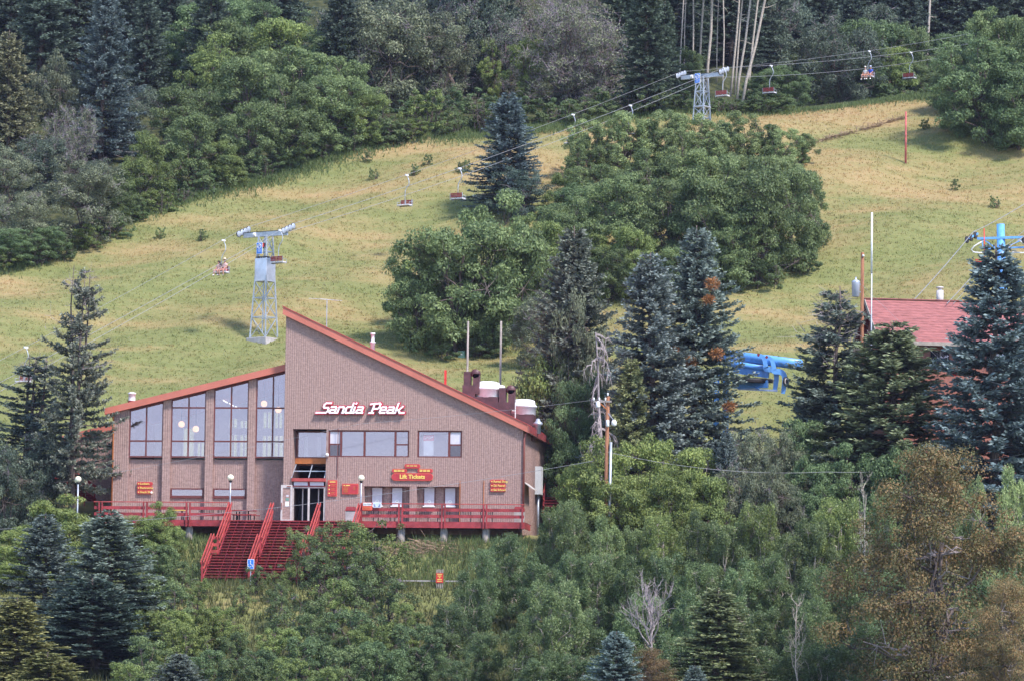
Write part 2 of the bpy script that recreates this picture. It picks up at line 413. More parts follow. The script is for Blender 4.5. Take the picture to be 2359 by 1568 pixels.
def blades(name, xs, ys, h, w, per, material, label, tone_of=None):
    n = len(xs)*per
    x = np.repeat(xs, per)+RNG.normal(0, 0.10, n); y = np.repeat(ys, per)+RNG.normal(0, 0.10, n)
    z = hz(x, y)-0.03
    hh = np.repeat(h, per)*RNG.uniform(0.55, 1.15, n)
    a = RNG.uniform(0, 2*math.pi, n); lean = RNG.uniform(0.1, 0.55, n)*hh; la = RNG.uniform(0, 2*math.pi, n)
    ww = w*RNG.uniform(0.6, 1.3, n)
    bx, by = np.cos(a)*ww, np.sin(a)*ww
    V = np.empty((n, 3, 3))
    V[:, 0] = np.stack([x-bx, y-by, z], 1); V[:, 1] = np.stack([x+bx, y+by, z], 1)
    V[:, 2] = np.stack([x+np.cos(la)*lean, y+np.sin(la)*lean, z+hh], 1)
    t0 = np.repeat(RNG.uniform(0, 1, len(xs)), per) if tone_of is None else np.repeat(tone_of, per)
    T = np.stack([t0*0.3, t0*0.3, np.clip(t0+RNG.uniform(-0.2, 0.3, n), 0, 1)], 1)
    me = np_mesh(name, V.reshape(-1, 3), np.arange(n*3).reshape(-1, 3), T.ravel())
    me.materials.append(material)
    o = bpy.data.objects.new(name, me); col.objects.link(o)
    return tag(o, label, 'grass', kind='stuff')
xs = RNG.uniform(-62, 48, 95000); ys = RNG.uniform(19.5, 122, 95000)
keep = (woods(xs, ys) < 0.4)
xs, ys = xs[keep], ys[keep]
blades('meadow_grass', xs, ys, RNG.uniform(0.08, 0.24, len(xs)), 0.05, 4, mgr, 'dry yellow green grass covering the ski meadow')
# rank green grass along the woodland edge
xs = RNG.uniform(-62, 48, 60000); ys = np.interp(xs, _WX, _WY)+RNG.normal(-0.6, 1.8, len(xs))
blades('edge_grass', xs, ys, RNG.uniform(0.25, 0.65, len(xs)), 0.045, 2, mweed, 'long green grass fringing the woodland edge')
# slope below the deck
xs = RNG.uniform(-42, 24, 30000); ys = RNG.uniform(-46, -4.0, 30000)
blades('bank_grass', xs, ys, RNG.uniform(0.3, 0.8, len(xs)), 0.04, 3, mbank, 'tall seeding grass on the bank below the deck')
xs = RNG.uniform(-40, 10, 14000); ys = RNG.uniform(-11, -3.0, 14000)
keep = ~((xs > -17) & (xs < -6) & (ys > -10))
xs, ys = xs[keep], ys[keep]
blades('green_bank_grass', xs, ys, RNG.uniform(0.3, 0.8, len(xs)), 0.035, 2, mweed, 'green grass on the bank right under the red deck')
# ------------------------------------------------------------------ tree kit
def unit(v):
    return v/np.maximum(np.linalg.norm(v, axis=-1, keepdims=True), 1e-9)
class Leaves:
    def __init__(s): s.c = []; s.d = []; s.n = []; s.l = []; s.w = []; s.t = []
    def add(s, c, d, n, l, w, t):
        k = len(c)
        s.c.append(c); s.d.append(unit(d)); s.n.append(n); s.l.append(np.broadcast_to(l, k)); s.w.append(np.broadcast_to(w, k)); s.t.append(np.broadcast_to(t, k))
    def mesh(s, name):
        c = np.concatenate(s.c); d = np.concatenate(s.d); n = np.concatenate(s.n)
        l = np.concatenate(s.l)[:, None]; w = np.concatenate(s.w)[:, None]; t = np.concatenate(s.t)
        side = unit(np.cross(d, n))
        nn = unit(np.cross(side, d))
        k = len(c)
        V = np.empty((k, 4, 3))
        V[:, 0] = c; V[:, 2] = c+d*l
        V[:, 1] = c+d*l*0.5+side*w-nn*w*0.25; V[:, 3] = c+d*l*0.5-side*w-nn*w*0.25
        return np_mesh(name, V.reshape(-1, 3), np.arange(k*4).reshape(-1, 4), np.clip(np.repeat(t, 4), 0, 1))
def wob(a, b, k, amp, g):
    a = np.array(a, float); b = np.array(b, float)
    t = np.linspace(0, 1, k)[:, None]
    p = a+(b-a)*t
    j = g.normal(0, amp, (k, 3)); j[0] = 0; j[-1] = 0
    return p+j
def broadleaf(seed, H, W, clumps, per, leaf, flat=0.62, low=0.16, dead=0, upright=0.0, sparse=1.0, stems=1, peak=0.42):
    g = np.random.default_rng(seed)
    L = Leaves(); T = MB(); Dd = MB()
    cz = H*(low+(1-low)*0.52); rz = H*(1-low)*0.5; rx = W*0.5
    # a handful of big boughs give the crown its lumps
    nb = int(9+W*1.7)
    zf = np.linspace(0.10, 0.90, nb)+g.normal(0, 0.03, nb)
    ang = np.arange(nb)*2.399+g.uniform(0, 6.28)+g.normal(0, 0.3, nb)
    rad = rx*0.74*np.sqrt(np.clip(1-((zf-peak)/0.66)**2, 0.05, 1))*g.uniform(0.72, 1.12, nb)
    rad[::4] *= 0.35
    bc = np.stack([np.cos(ang)*rad, np.sin(ang)*rad, H*(low+(1-low)*zf)-0.04*H], 1)
    bs = g.uniform(0.10, 0.24, nb)*min(W, H)
    tops = []
    for s in range(stems):
        base = np.array([g.normal(0, 0.14*W)*(stems > 1), g.normal(0, 0.14*W)*(stems > 1), -0.4])
        top = np.array([base[0]*1.5+g.normal(0, 0.04*W), base[1]*1.5+g.normal(0, 0.04*W), H*0.72])
        pp = wob(base, top, 6, 0.025*H, g)
        r0 = (0.018*H+0.03)/math.sqrt(stems)
        T.tube([tuple(q) for q in pp], list(np.linspace(r0, r0*0.3, 6)), 6)
        tops.append(pp)
    for i in range(nb):
        pp = tops[i % stems]
        s = pp[g.integers(1, 4)]
        q = wob(s, bc[i], 5, 0.03*H, g)
        T.tube([tuple(a) for a in q], list(np.linspace(0.007*H+0.02, 0.012, 5)), 5)
    for k in range(clumps):
        i = g.integers(0, nb)
        dr = unit(g.normal(0, 1, 3)+np.array([0, 0, 0.25]))
        c = bc[i]+dr*bs[i]*g.uniform(0.5, 1.2)*np.array([1.1, 1.1, 0.8])
        if c[2] < H*low*0.5: c[2] = H*low*0.5+abs(g.normal(0, 0.3))
        r = g.uniform(0.055, 0.10)*min(H, W)*(1+upright*0.15)
        T.tube([tuple(bc[i]), tuple((bc[i]+c)/2+g.normal(0, 0.1, 3)), tuple(c)], [0.03, 0.018, 0.008], 4, False)
        m = int(per*g.uniform(0.6, 1.3)*sparse)
        dv = unit(g.normal(0, 1, (m, 3))+np.array([0, 0, 0.35]))
        rr = r*g.uniform(0.45, 1.08, (m, 1))
        pts = c+dv*rr*np.array([1, 1, flat+upright*0.7])
        rn = g.normal(0, 1, (m, 3)); rn -= dv*np.sum(rn*dv, 1, keepdims=True)
        ld = unit(rn)*0.8+dv*0.35+np.array([0, 0, -0.38+upright*1.1])
        nrm = dv*1.0+np.array([0, 0, 0.35])+g.normal(0, 0.36, (m, 3))
        tone = np.clip(g.uniform(0.0, 1.0)*0.35+g.uniform(0, 1, m)**1.3*0.65, 0, 0.92)
        L.add(pts, ld, nrm, leaf*g.uniform(0.65, 1.3, m), leaf*0.26*g.uniform(0.7, 1.3, m), tone)
        if dead and g.random() < dead:
            for j in range(5):
                e = c+unit(g.normal(0, 1, 3)+np.array([0, 0, 0.5]))*r*g.uniform(0.8, 1.7)
                q = wob(c, e, 4, 0.05*r*3, g)
                Dd.tube([tuple(a) for a in q], [0.02, 0.016, 0.012, 0.006], 3, False)
                for jj in range(3):
                    s2 = q[g.integers(1, 4)]; e2 = s2+g.normal(0, 0.38*r, 3)
                    Dd.tube([tuple(s2), tuple(e2)], [0.011, 0.005], 3, False)
    return dict(H=H, W=W, crown=L.mesh('crown'), trunk=T.mesh('trunk', smooth=True), twigs=Dd.mesh('twigs') if Dd.v else None)
def conifer(seed, H, W, gap=0.36, droop=0.25, full=1.0, bare_low=0.06, bare_top=0.0, spray=0.34, dense=1.0, leaders=1, ragged=0.2, clumpy=0.0, power=0.72):
    g = np.random.default_rng(seed)
    L = Leaves(); T = MB(); Dd = MB()
    axes = []
    for k in range(leaders):
        off = g.normal(0, 0.05*W, 2) if k else np.zeros(2)
        pp = wob((0, 0, -0.4), (off[0]*2.2, off[1]*2.2, H*(1 if k == 0 else g.uniform(0.9, 0.98))), 8, 0.006*H, g)
        axes.append(pp)
        T.tube([tuple(q) for q in pp], list(np.linspace(0.016*H+0.02, 0.02, 8)), 7)
    z = H*bare_low
    sector = g.uniform(0.75, 1.15, 9)
    while z < H*0.985:
        f = z/H
        ax = axes[g.integers(0, leaders)]
        base = np.array([np.interp(z, ax[:, 2], ax[:, i]) for i in range(2)]+[z])
        nb = int(round(g.uniform(4.5, 7)*full)) if f < 0.93 else 4
        a0 = g.uniform(0, 2*math.pi)
        Lw = W*0.5*((1-f)**power)*(0.6+0.4*min(1, f/0.14))+0.14
        for b in range(nb):
            a = a0+2*math.pi*b/nb+g.normal(0, 0.25)
            ln = Lw*g.uniform(1-ragged*1.6, 1+ragged)*sector[int(a/(2*math.pi)*9) % 9]
            if ln < 0.12: continue
            rise = (0.45*f-0.10)*ln
            d2 = np.array([math.cos(a), math.sin(a), 0])
            tt = np.linspace(0, 1, 6)
            sp = base+np.outer(tt*ln, d2)
            sp[:, 2] += rise*tt-droop*ln*(tt**1.4)*(1-f*0.7)+0.16*ln*tt**4+g.normal(0, 0.02)
            bareb = g.random() < bare_top*max(0, (f-0.55)/0.45)*1.6 or (f < 0.18 and g.random() < 0.25)
            (Dd if bareb else T).tube([tuple(q) for q in sp], list(np.linspace(0.008+0.012*ln, 0.006, 6)), 4, False)
            if bareb:
                for jj in range(5):
                    s2 = sp[g.integers(2, 6)]; e2 = s2+g.normal(0, 0.22, 3)+d2*0.2
                    Dd.tube([tuple(s2), tuple(e2)], [0.012, 0.005], 3, False)
                if g.random() < 0.6: continue
            ns = max(4, int(ln/0.15*dense))
            ts = np.sort(g.uniform(0.16, 1.0, ns)**0.8)
            if clumpy: ts = np.clip(np.round(ts*4)/4+g.normal(0, 0.05, ns), 0.1, 1.02)
            ps = np.stack([np.interp(ts, tt, sp[:, i]) for i in range(3)], 1)
            sgn = np.where(np.arange(ns) % 2 == 0, 1.0, -1.0)
            sd = np.array([-math.sin(a), math.cos(a), 0])
            for j in range(4):
                dirs = d2*g.uniform(0.35, 1.0, (ns, 1))+sd*(sgn*g.uniform(0.15, 1.0, ns))[:, None]+np.array([0, 0, 0.12])+g.normal(0, 0.2, (ns, 3))
                dirs[:, 2] += (0.12 if j < 2 else -0.18)
                sl_ = spray*(0.65+0.6*(1-ts))*g.uniform(0.7, 1.25, ns)
                st = ps+dirs*sl_[:, None]*(0.0 if j % 2 == 0 else 0.55)+g.normal(0, 0.03, (ns, 3))
                nr = np.array([0, 0, 0.55])+d2*0.55+g.normal(0, 0.45, (ns, 3))
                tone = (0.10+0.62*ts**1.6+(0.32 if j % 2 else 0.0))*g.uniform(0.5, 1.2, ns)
                if clumpy: tone = np.clip(g.uniform(0, 1)**1.4*0.75+g.uniform(-0.25, 0.4, ns), 0, 1)
                L.add(st, dirs, nr, sl_*0.95, sl_*0.25, np.clip(tone, 0, 0.92))
        z += gap*g.uniform(0.75, 1.25)*(1-0.45*f)
    return dict(H=H, W=W, crown=L.mesh('crown'), trunk=T.mesh('trunk', smooth=True), twigs=Dd.mesh('twigs') if Dd.v else None)
def barewood(seed, H, W, limbs=14, start=0.35, up=0.5, hook=0.0, r0=0.16):
    g = np.random.default_rng(seed)
    T = MB(); D = MB()
    pp = wob((0, 0, -0.4), (g.normal(0, 0.05*W), 0, H*0.97), 7, 0.015*H, g)
    T.tube([tuple(q) for q in pp], list(np.linspace(r0, r0*0.22, 7)), 7)
    def limb(s, d, ln, r, depth):
        pts = [s]; dd = unit(d)
        for i in range(5):
            dd = unit(dd+g.normal(0, 0.22, 3)+np.array([0, 0, hook*0.18]))
            pts.append(pts[-1]+dd*ln/5)
        D.tube([tuple(q) for q in pts], list(np.linspace(r, r*0.3, 6)), 4, False)
        if depth:
            for k in range(4):
                s2 = pts[g.integers(2, 6)]
                limb(s2, dd+g.normal(0, 0.75, 3), ln*g.uniform(0.35, 0.6), r*0.5, depth-1)
    for i in range(limbs):
        f = start+(1-start)*(i+g.random())/limbs
        s = np.array([np.interp(f*H, pp[:, 2], pp[:, k]) for k in range(3)])
        a = g.uniform(0, 2*math.pi)
        limb(s, np.array([math.cos(a), math.sin(a), up*g.uniform(0.4, 1.4)]), W*0.5*(1.15-0.6*f)*g.uniform(0.6, 1.1), r0*0.36, 2)
    return dict(H=H, W=W, crown=D.mesh('branches'), trunk=T.mesh('trunk', smooth=True), twigs=None)
def rusty_fir():
    d = broadleaf(28, 16, 12.5, 330, 210, 0.18, flat=0.6, low=0.02, peak=0.30)
    g = np.random.default_rng(3); D = MB()
    for k in range(34):                                   # long bare limbs showing through
        z = g.uniform(2.5, 14.5); a = g.uniform(0, 6.28); ln = (1-z/17)*7.5*g.uniform(0.5, 1.0)
        e = np.array([math.cos(a)*ln, math.sin(a)*ln, z+ln*g.uniform(-0.1, 0.35)])
        q = wob((0, 0, z), e, 6, 0.16, g)
        D.tube([tuple(p) for p in q], list(np.linspace(0.10, 0.02, 6)), 5, False)
        for j in range(3):
            s = q[g.integers(2, 6)]; D.tube([tuple(s), tuple(s+g.normal(0, 0.6, 3))], [0.03, 0.01], 4, False)
    d['twigs'] = D.mesh('limbs')
    return d
LIB = {
    'locust': [broadleaf(s, 8, 8, 190, 150, 0.22, low=0.02) for s in (1, 2, 3, 4)],
    'feather': [broadleaf(s, 6.5, 5.4, 120, 135, 0.19, flat=0.7, low=0.08, peak=0.5) for s in (5, 6)],
    'airy': [broadleaf(s, 6.5, 5.0, 75, 75, 0.20, flat=0.7, low=0.18, peak=0.55, dead=0.05) for s in (16, 17)],
    'oak': [broadleaf(s, 7, 7.4, 180, 150, 0.18, flat=0.75, low=0.0, dead=0.10) for s in (7, 8)],
    'twig': [broadleaf(s, 9, 8, 170, 70, 0.19, flat=0.8, low=0.0, dead=0.95) for s in (9, 10)],
    'aspen': [broadleaf(s, 11, 6.4, 210, 135, 0.21, flat=0.9, low=0.02, upright=0.55, peak=0.4) for s in (11, 12, 13)],
    'shrub': [broadleaf(s, 3, 4.2, 80, 110, 0.17, low=0.0, stems=4, dead=0.06) for s in (14, 15)],
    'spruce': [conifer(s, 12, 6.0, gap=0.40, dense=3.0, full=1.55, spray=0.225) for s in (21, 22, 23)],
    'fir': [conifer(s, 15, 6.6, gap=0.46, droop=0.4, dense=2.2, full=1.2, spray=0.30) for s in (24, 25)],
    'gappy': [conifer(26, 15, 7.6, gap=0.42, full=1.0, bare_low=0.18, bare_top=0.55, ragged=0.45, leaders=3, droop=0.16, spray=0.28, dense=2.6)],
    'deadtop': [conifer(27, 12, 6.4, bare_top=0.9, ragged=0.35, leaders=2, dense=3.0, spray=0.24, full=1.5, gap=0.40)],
    'rusty': [rusty_fir()],
    'snag': [barewood(31, 9, 4.5, 18, 0.3, 0.1, -1.0, 0.22), barewood(32, 8, 6.5, 16, 0.62, 0.9, 1.0, 0.17)],
    'bareaspen': [barewood(33, 8, 3.4, 14, 0.35, 1.4, 1.0, 0.09)],
}
TRUNK = {'aspen': 'palebark', 'snag': 'deadwood', 'bareaspen': 'palebark'}
LEAF = {'feather': 'locust', 'airy': 'locust', 'twig': 'oak', 'gappy': 'spruce', 'deadtop': 'spruce', 'snag': 'deadwood', 'bareaspen': 'palebark'}
NAMES = {'locust': 'locust_tree', 'feather': 'young_locust', 'airy': 'young_locust', 'oak': 'oak_tree', 'twig': 'oak_tree', 'aspen': 'aspen_tree', 'shrub': 'shrub', 'spruce': 'spruce_tree',
         'fir': 'fir_tree', 'gappy': 'spruce_tree', 'deadtop': 'spruce_tree', 'rusty': 'fir_tree', 'snag': 'dead_tree', 'bareaspen': 'dead_aspen'}
for k, lst in LIB.items():
    for L_ in lst:
        L_['crown'].materials.append(M[LEAF.get(k, k)])
        L_['trunk'].materials.append(M[TRUNK.get(k, 'bark')])
        if L_['twigs']: L_['twigs'].materials.append(M['twigs' if k in ('twig', 'oak', 'shrub', 'airy') else 'deadwood'])
_count = {}
def plant(kind, x, y, H, W, label, group=None, tint=(1, 1, 1), rz=None, lean=0.0, var=None, sink=0.0):
    i = _count.get(kind, 0); _count[kind] = i+1
    src = LIB[kind][i % len(LIB[kind]) if var is None else var]
    o = empty(NAMES[kind], (x, y, gz(x, y)-sink), label, 'shrub' if kind == 'shrub' else 'tree', group, random.uniform(0, 6.28) if rz is None else rz)
    o.rotation_euler[0] = random.uniform(-0.02, 0.02); o.rotation_euler[1] = lean
    s = W/src['W']
    o.scale = (s, s, H/src['H'])
    dead = kind in ('snag', 'bareaspen')
    for nm, key in (('trunk', 'trunk'), ('branches' if dead else 'crown', 'crown'), ('bare_twigs', 'twigs')):
        if src[key] is None: continue
        c = bpy.data.objects.new(nm, src[key]); col.objects.link(c); c.parent = o
        c.color = tuple(tint)+(1,)
        if nm == 'bare_twigs': c['kind'] = 'stuff'
    return o
def T_hill(kind, u, vb, vt, w, label, group=None, **kw):            # foot seen on the slope behind
    p = ground(u, vb)
    sc = pxm(p.y)
    if kind in CON: w *= 1.25
    return plant(kind, p.x, p.y, max(1.0, (vb-vt)/sc), 2*w/sc, label, group, **kw)
CON = ('spruce', 'fir', 'deadtop', 'gappy')
def T_low(kind, u, vt, w, label, group=None, tall=1.15, y0=-11.0, **kw):   # foot hidden on the bank: stand it where the bank is low enough
    y = y0
    while y > -62:
        p = at(u, vt, y)
        if p.z-gz(p.x, y) >= tall*2*w/pxm(y): break
        y -= 0.25
    return plant(kind, p.x, y, p.z-gz(p.x, y), 2*w/pxm(y), label, group, **kw)
def T_at(kind, u, vt, w, y, label, group=None, **kw):                # foot hidden: depth known
    t = at(u, vt, y)
    if kind in CON: w *= 1.75
    return plant(kind, t.x, y, max(0.8, t.z-gz(t.x, y)), 2*w/pxm(y), label, group, **kw)
# ------------------------------------------------------------------ the lodge
ZD = at(1000, 1200, -3.5).z                      # deck level
YW = 1.2                                         # the glazed hall stands back from the tall wall
YT, YLB = 16.5, 13.0                             # rear of the tall block, rear of the hall
def fx(u, v=1100, y=0.0): return at(u, v, y).x
def fz(v, u=900, y=0.0): return at(u, v, y).z
LODGE = empty('ski_lodge', (fx(657, 1190), 0.0, ZD), 'brown ribbed block lodge with split salmon roof and tall windows', 'building')
XL, XM, XR = fx(262, 1100, YW), fx(655, 950), fx(1203, 1100)
zP0, zP1 = at(655, 728, 0).z, at(1204, 990, 0).z
def roofR(x): return zP0+(zP1-zP0)*(x-XM)/(XR-XM)
zH0, zH1 = at(252, 953, YW).z, at(655, 853, YW).z
XH0 = at(252, 953, YW).x
def roofL(x): return zH0+(zH1-zH0)*(x-XH0)/(XM-XH0)
ZB = ZD-0.9
def wall(name, x0, x1, top, holes, y0, y1, material, zb=ZB, ribs=None, face=-1):
    m = MB()
    xs = sorted(set([x0, x1]+[h for r in holes for h in r[:2] if x0 < h < x1]))
    for a, b in zip(xs, xs[1:]):
        cuts = sorted([(r[2], r[3]) for r in holes if r[0] < (a+b)/2 < r[1]])
        lo = zb
        for c0, c1 in cuts+[(None, None)]:
            if c0 is None:
                if top(a) > lo or top(b) > lo: m.prism([(a, lo), (b, lo), (b, max(lo, top(b))), (a, max(lo, top(a)))], y0, y1)
            else:
                if c0 > lo: m.prism([(a, lo), (b, lo), (b, c0), (a, c0)], y0, y1)
                lo = c1
    o = m.build(name, material, LODGE)
    if ribs:
        k = MB(); x = x0+0.05; n = 0
        while x < x1-0.05:
            lo = zb; w = 0.058
            for c0, c1 in sorted([(r[2], r[3]) for r in holes if r[0]-w < x < r[1]+w])+[(None, None)]:
                hi = top(x)-0.02 if c0 is None else c0
                if hi > lo+0.05: k.add([(x-w, y0, lo), (x-w*0.55, y0-0.012, lo), (x+w*0.55, y0-0.012, lo), (x+w, y0, lo), (x-w, y0, hi), (x-w*0.55, y0-0.012, hi), (x+w*0.55, y0-0.012, hi), (x+w, y0, hi)],
                                       [(0, 1, 5, 4), (1, 2, 6, 5), (2, 3, 7, 6)])
                lo = c1
            x += ribs
        tag(k.build('ribbing', M['rib'], o), kind='stuff')
    return o
zW1, zW0 = fz(990), fz(1052)
E0, E1 = fx(673, 1090), fx(750, 1090)
W1a, W1b, W2a, W2b = fx(756, 1020), fx(942, 1020), fx(961, 1020), fx(1064, 1020)
K0, K1, K2, K3 = fx(838, 1150), fx(943, 1150), fx(959, 1150), fx(1060, 1150)
zK = fz(1119)
holes = [(E0, E1, ZD-0.05, fz(988)), (W1a, W1b, zW0, zW1), (W2a, W2b, zW0, zW1), (K0, K1, ZD-0.05, zK), (K2, K3, ZD-0.05, zK)]
wall('front_wall', XM, XR, roofR, holes, 0.0, 0.35, M['brick'], ribs=0.15)
# the flank of the tall block above the hall, its right flank and rear
m = MB(); m.prism([(XM, ZB), (XM+0.3, ZB), (XM+0.3, roofR(XM+0.3)), (XM, roofR(XM))], 0.352, YT); m.build('side_wall', M['brick'], LODGE)
m = MB(); m.prism([(XR-0.3, ZB), (XR, ZB), (XR, roofR(XR)), (XR-0.3, roofR(XR-0.3))], 0.352, YT); m.build('side_wall', M['brick'], LODGE)
k = MB(); y = 0.5
while y < YT-0.1:
    k.box(XR, XR+0.03, y-0.04, y+0.04, ZB, roofR(XR)-0.05); y += 0.15
tag(k.build('ribbing', M['rib'], LODGE.children[-1]), kind='stuff')
m = MB(); m.prism([(XM+0.3, ZB), (XR-0.3, ZB), (XR-0.3, roofR(XR-0.3)), (XM+0.3, roofR(XM+0.3))], YT-0.3, YT); m.build('rear_wall', M['brick'], LODGE)
# roofs
def slab(name, x0, x1, f, t, y0, y1):
    m = MB(); m.prism([(x0, f(x0)), (x1, f(x1)), (x1, f(x1)+t), (x0, f(x0)+t)], y0, y1)
    return m.build(name, M['fascia'], LODGE)
t1 = fz(709, 652)-fz(728, 652)
ro = slab('roof', XM-0.18, XR+0.34, roofR, t1*0.9, -0.32, YT+0.3)
m = MB(); m.prism([(XM-0.22, roofR(XM-0.22)+t1*0.9), (XR+0.36, roofR(XR+0.36)+t1*0.9), (XR+0.36, roofR(XR+0.36)+t1*0.9+0.06), (XM-0.22, roofR(XM-0.22)+t1*0.9+0.06)], -0.37, YT+0.34)
m.build('roof_edge', M['redlight'], ro)
g0 = roofR(XR+0.34)
m = MB(); m.box(XR+0.342, XR+0.46, -0.30, YT+0.28, g0-0.02, g0+t1*0.82)
gu = m.build('gutter', M['gutter'], ro)
k = MB(); y = -0.2
while y < YT+0.2:
    k.box(XR+0.46, XR+0.50, y, y+0.06, g0, g0+t1*0.8); y += 0.62
tag(k.build('gutter_ribs', M['maroon'], gu), kind='stuff')
slab('roof', XH0-0.25, XM-0.003, roofL, 0.44, YW-0.38, YLB+0.3)
# downpipes
for x, y, z1 in ((XR+0.09, -0.07, g0), (XR+0.10, YT-0.4, g0), (XL-0.10, YW+0.05, roofL(XL))):
    m = MB(); m.tube([(x, y, ZD-0.3), (x, y, z1-0.5), (x+(0.12 if x > 0 else -0.1), y, z1-0.05)], 0.075, 8)
    m.build('downpipe', M['orange'] if x < -10 else M['gutter'], LODGE, True)
# rear wing
YR = 9.0
XW0 = fx(150, 1050, YR)
dz = at(258, 990, YR).z
def roofW(x): return dz+(zH1-zH0)/(XM-XH0)*(x-fx(258, 990, YR))
wall('rear_wing_wall', XW0, XL-0.02, roofW, [], YR, YR+0.3, M['brick'], ribs=0.15)
m = MB(); m.prism([(XW0-0.3, roofW(XW0-0.3)), (XL, roofW(XL)), (XL, roofW(XL)+0.42), (XW0-0.3, roofW(XW0-0.3)+0.42)], YR-0.3, YR+8); m.build('wing_roof', M['fascia'], LODGE)
m = MB(); m.box(XW0, XW0+0.3, YR+0.302, YR+7.5, ZB, roofW(XW0)); m.build('side_wall', M['brick'], LODGE)
m = MB(); m.box(XL, XL+0.3, YW+0.3, YLB, ZB, roofL(XL)-0.01); m.build('side_wall', M['brick'], LODGE)
# ---- glazed hall front: piers, panels, windows
zS = at(450, 1053, YW).z
wins = [(297, 375), (393, 473), (491, 571), (588, 657)]
ux = lambda u, v=1000: at(u, v, YW).x
edges = [(ux(262), ux(297))]+[(ux(wins[i][1]), ux(wins[i+1][0])) for i in range(3)]
for a, b in edges:
    wall('pier', a, b, lambda x: roofL(x)-0.003, [], YW, YW+0.5, M['brick'], ribs=0.15)
zL1, zL0 = at(450, 1123, YW).z, at(450, 1143, YW).z
for i, (a, b) in enumerate(wins):
    x0, x1 = ux(a), (ux(b) if i < 3 else XM)
    h = [(x0+0.02, x1-0.1, zL0, zL1)] if i in (1, 2) else []
    wall('wall_panel', x0, x1, lambda x: zS-0.12, h, YW+0.28, YW+0.48, M['brick'], ribs=0.15)
    if h:
        w = MB()
        for r in ((x0+0.02, x1-0.1, zL0, zL0+0.09), (x0+0.02, x1-0.1, zL1-0.09, zL1), (x0+0.02, x0+0.11, zL0+0.09, zL1-0.09), (x1-0.19, x1-0.1, zL0+0.09, zL1-0.09)):
            w.box(r[0], r[1], YW+0.22, YW+0.32, r[2], r[3])
        wo = w.build('window', M['frame'], LODGE)
        MB().box(x0+0.11, x1-0.19, YW+0.27, YW+0.28, zL0+0.09, zL1-0.09).build('pane', M['glass'], wo)
        MB().box(x0-0.1, x1+0.02, YW+0.18, YW+0.279, zL0-0.08, zL0-0.003).build('sill', M['frame'], wo)
    fr = MB(); t = 0.075
    top = lambda x: roofL(x)-0.05
    fr.prism([(x0, zS), (x1, zS), (x1, zS+t*1.4), (x0, zS+t*1.4)], YW+0.06, YW+0.2)
    fr.prism([(x0, zS+t*1.4), (x0+t, zS+t*1.4), (x0+t, top(x0+t)), (x0, top(x0))], YW+0.06, YW+0.2)
    fr.prism([(x1-t, zS+t*1.4), (x1, zS+t*1.4), (x1, top(x1)), (x1-t, top(x1-t))], YW+0.06, YW+0.2)
    fr.prism([(x0+t, top(x0+t)-0.1), (x1-t, top(x1-t)-0.1), (x1-t, top(x1-t)), (x0+t, top(x0+t))], YW+0.06, YW+0.2)
    wo = fr.build('window', M['frame'], LODGE)
    xm = ux((a+b)/2 if i < 3 else 627)
    trs = [at(450, 1015, YW).z]+([at(450, 938, YW).z] if i else [])
    MB().box(xm-0.045, xm+0.045, YW+0.05, YW+0.19, zS+t*1.4, top(xm)-0.1).build('mullion', M['frame'], wo)
    for z in trs:
        MB().box(x0+t, xm-0.045, YW+0.055, YW+0.185, z-0.05, z+0.05).build('transom', M['frame'], wo)
        MB().box(xm+0.045, x1-t, YW+0.055, YW+0.185, z-0.05, z+0.05).build('transom', M['frame'], wo)
    zz = [zS+t*1.4]+trs
    for c0, c1 in ((x0+t, xm-0.045), (xm+0.045, x1-t)):
        for j, z in enumerate(zz):
            lo = z+(0.05 if j else 0)
            if j+1 < len(zz): poly = [(c0, lo), (c1, lo), (c1, zz[j+1]-0.05), (c0, zz[j+1]-0.05)]
            else: poly = [(c0, lo), (c1, lo), (c1, top(c1)-0.1), (c0, top(c0)-0.1)]
            MB().prism(poly, YW+0.11, YW+0.12).build('pane', M['glass'], wo)
# hall interior: floor, rear wall with its own windows, truss rail
MB().box(XL+0.3, XM, YW+0.5, YLB-0.3, zS-0.45, zS-0.15).build('upper_floor', M['floor_in'], LODGE)
bw = []
for u0, u1, v0, v1 in ((420, 447, 985, 1050), (453, 470, 1018, 1050), (527, 546, 963, 985), (552, 570, 968, 985), (526, 546, 1000, 1050), (551, 571, 1000, 1050), (605, 624, 948, 985), (632, 650, 950, 985), (603, 624, 1002, 1050), (630, 652, 1002, 1050)):
    p, q = at(u0, v1, YLB-0.3), at(u1, v0, YLB-0.3); bw.append((p.x, q.x, p.z, q.z))
wall('rear_wall', XL+0.3, XM, lambda x: roofL(x)-0.01, bw, YLB-0.3, YLB, M['interior'])
for hx0, hx1, a, b_ in bw:
    MB().box((hx0+hx1)/2-0.04, (hx0+hx1)/2+0.04, YLB-0.2, YLB-0.1, a, b_).build('mullion', M['frame'], LODGE)
for u, v, y in ((418, 976, 4.5), (451, 987, 6.0), (608, 929, 4.5), (641, 943, 6.0)):
    c = at(u, v, y)
    lp = empty('pendant_lamp', c, 'lit round pendant lamp hanging inside the glazed hall', 'lamp', 'pendant lamps inside the hall')
    ball(c, 0.22).build('globe', M['lit'], lp, True)
    MB().tube([(c.x, c.y, c.z+0.22), (c.x, c.y, roofL(c.x)+0.01)], 0.015, 5).build('cord', M['black'], lp)
for i in range(4):
    c = at(505+i*14, 917+i*7, 8.5)
    m = MB(); m.bar(c+Vector((-0.16, 0, 0.09)), c+Vector((0.16, 0, -0.09)), 0.08, 0.05)
    tag(m.build('ceiling_light', M['tube_light']), 'short lit tube light on the hall ceiling', 'light', 'ceiling tube lights inside the hall')
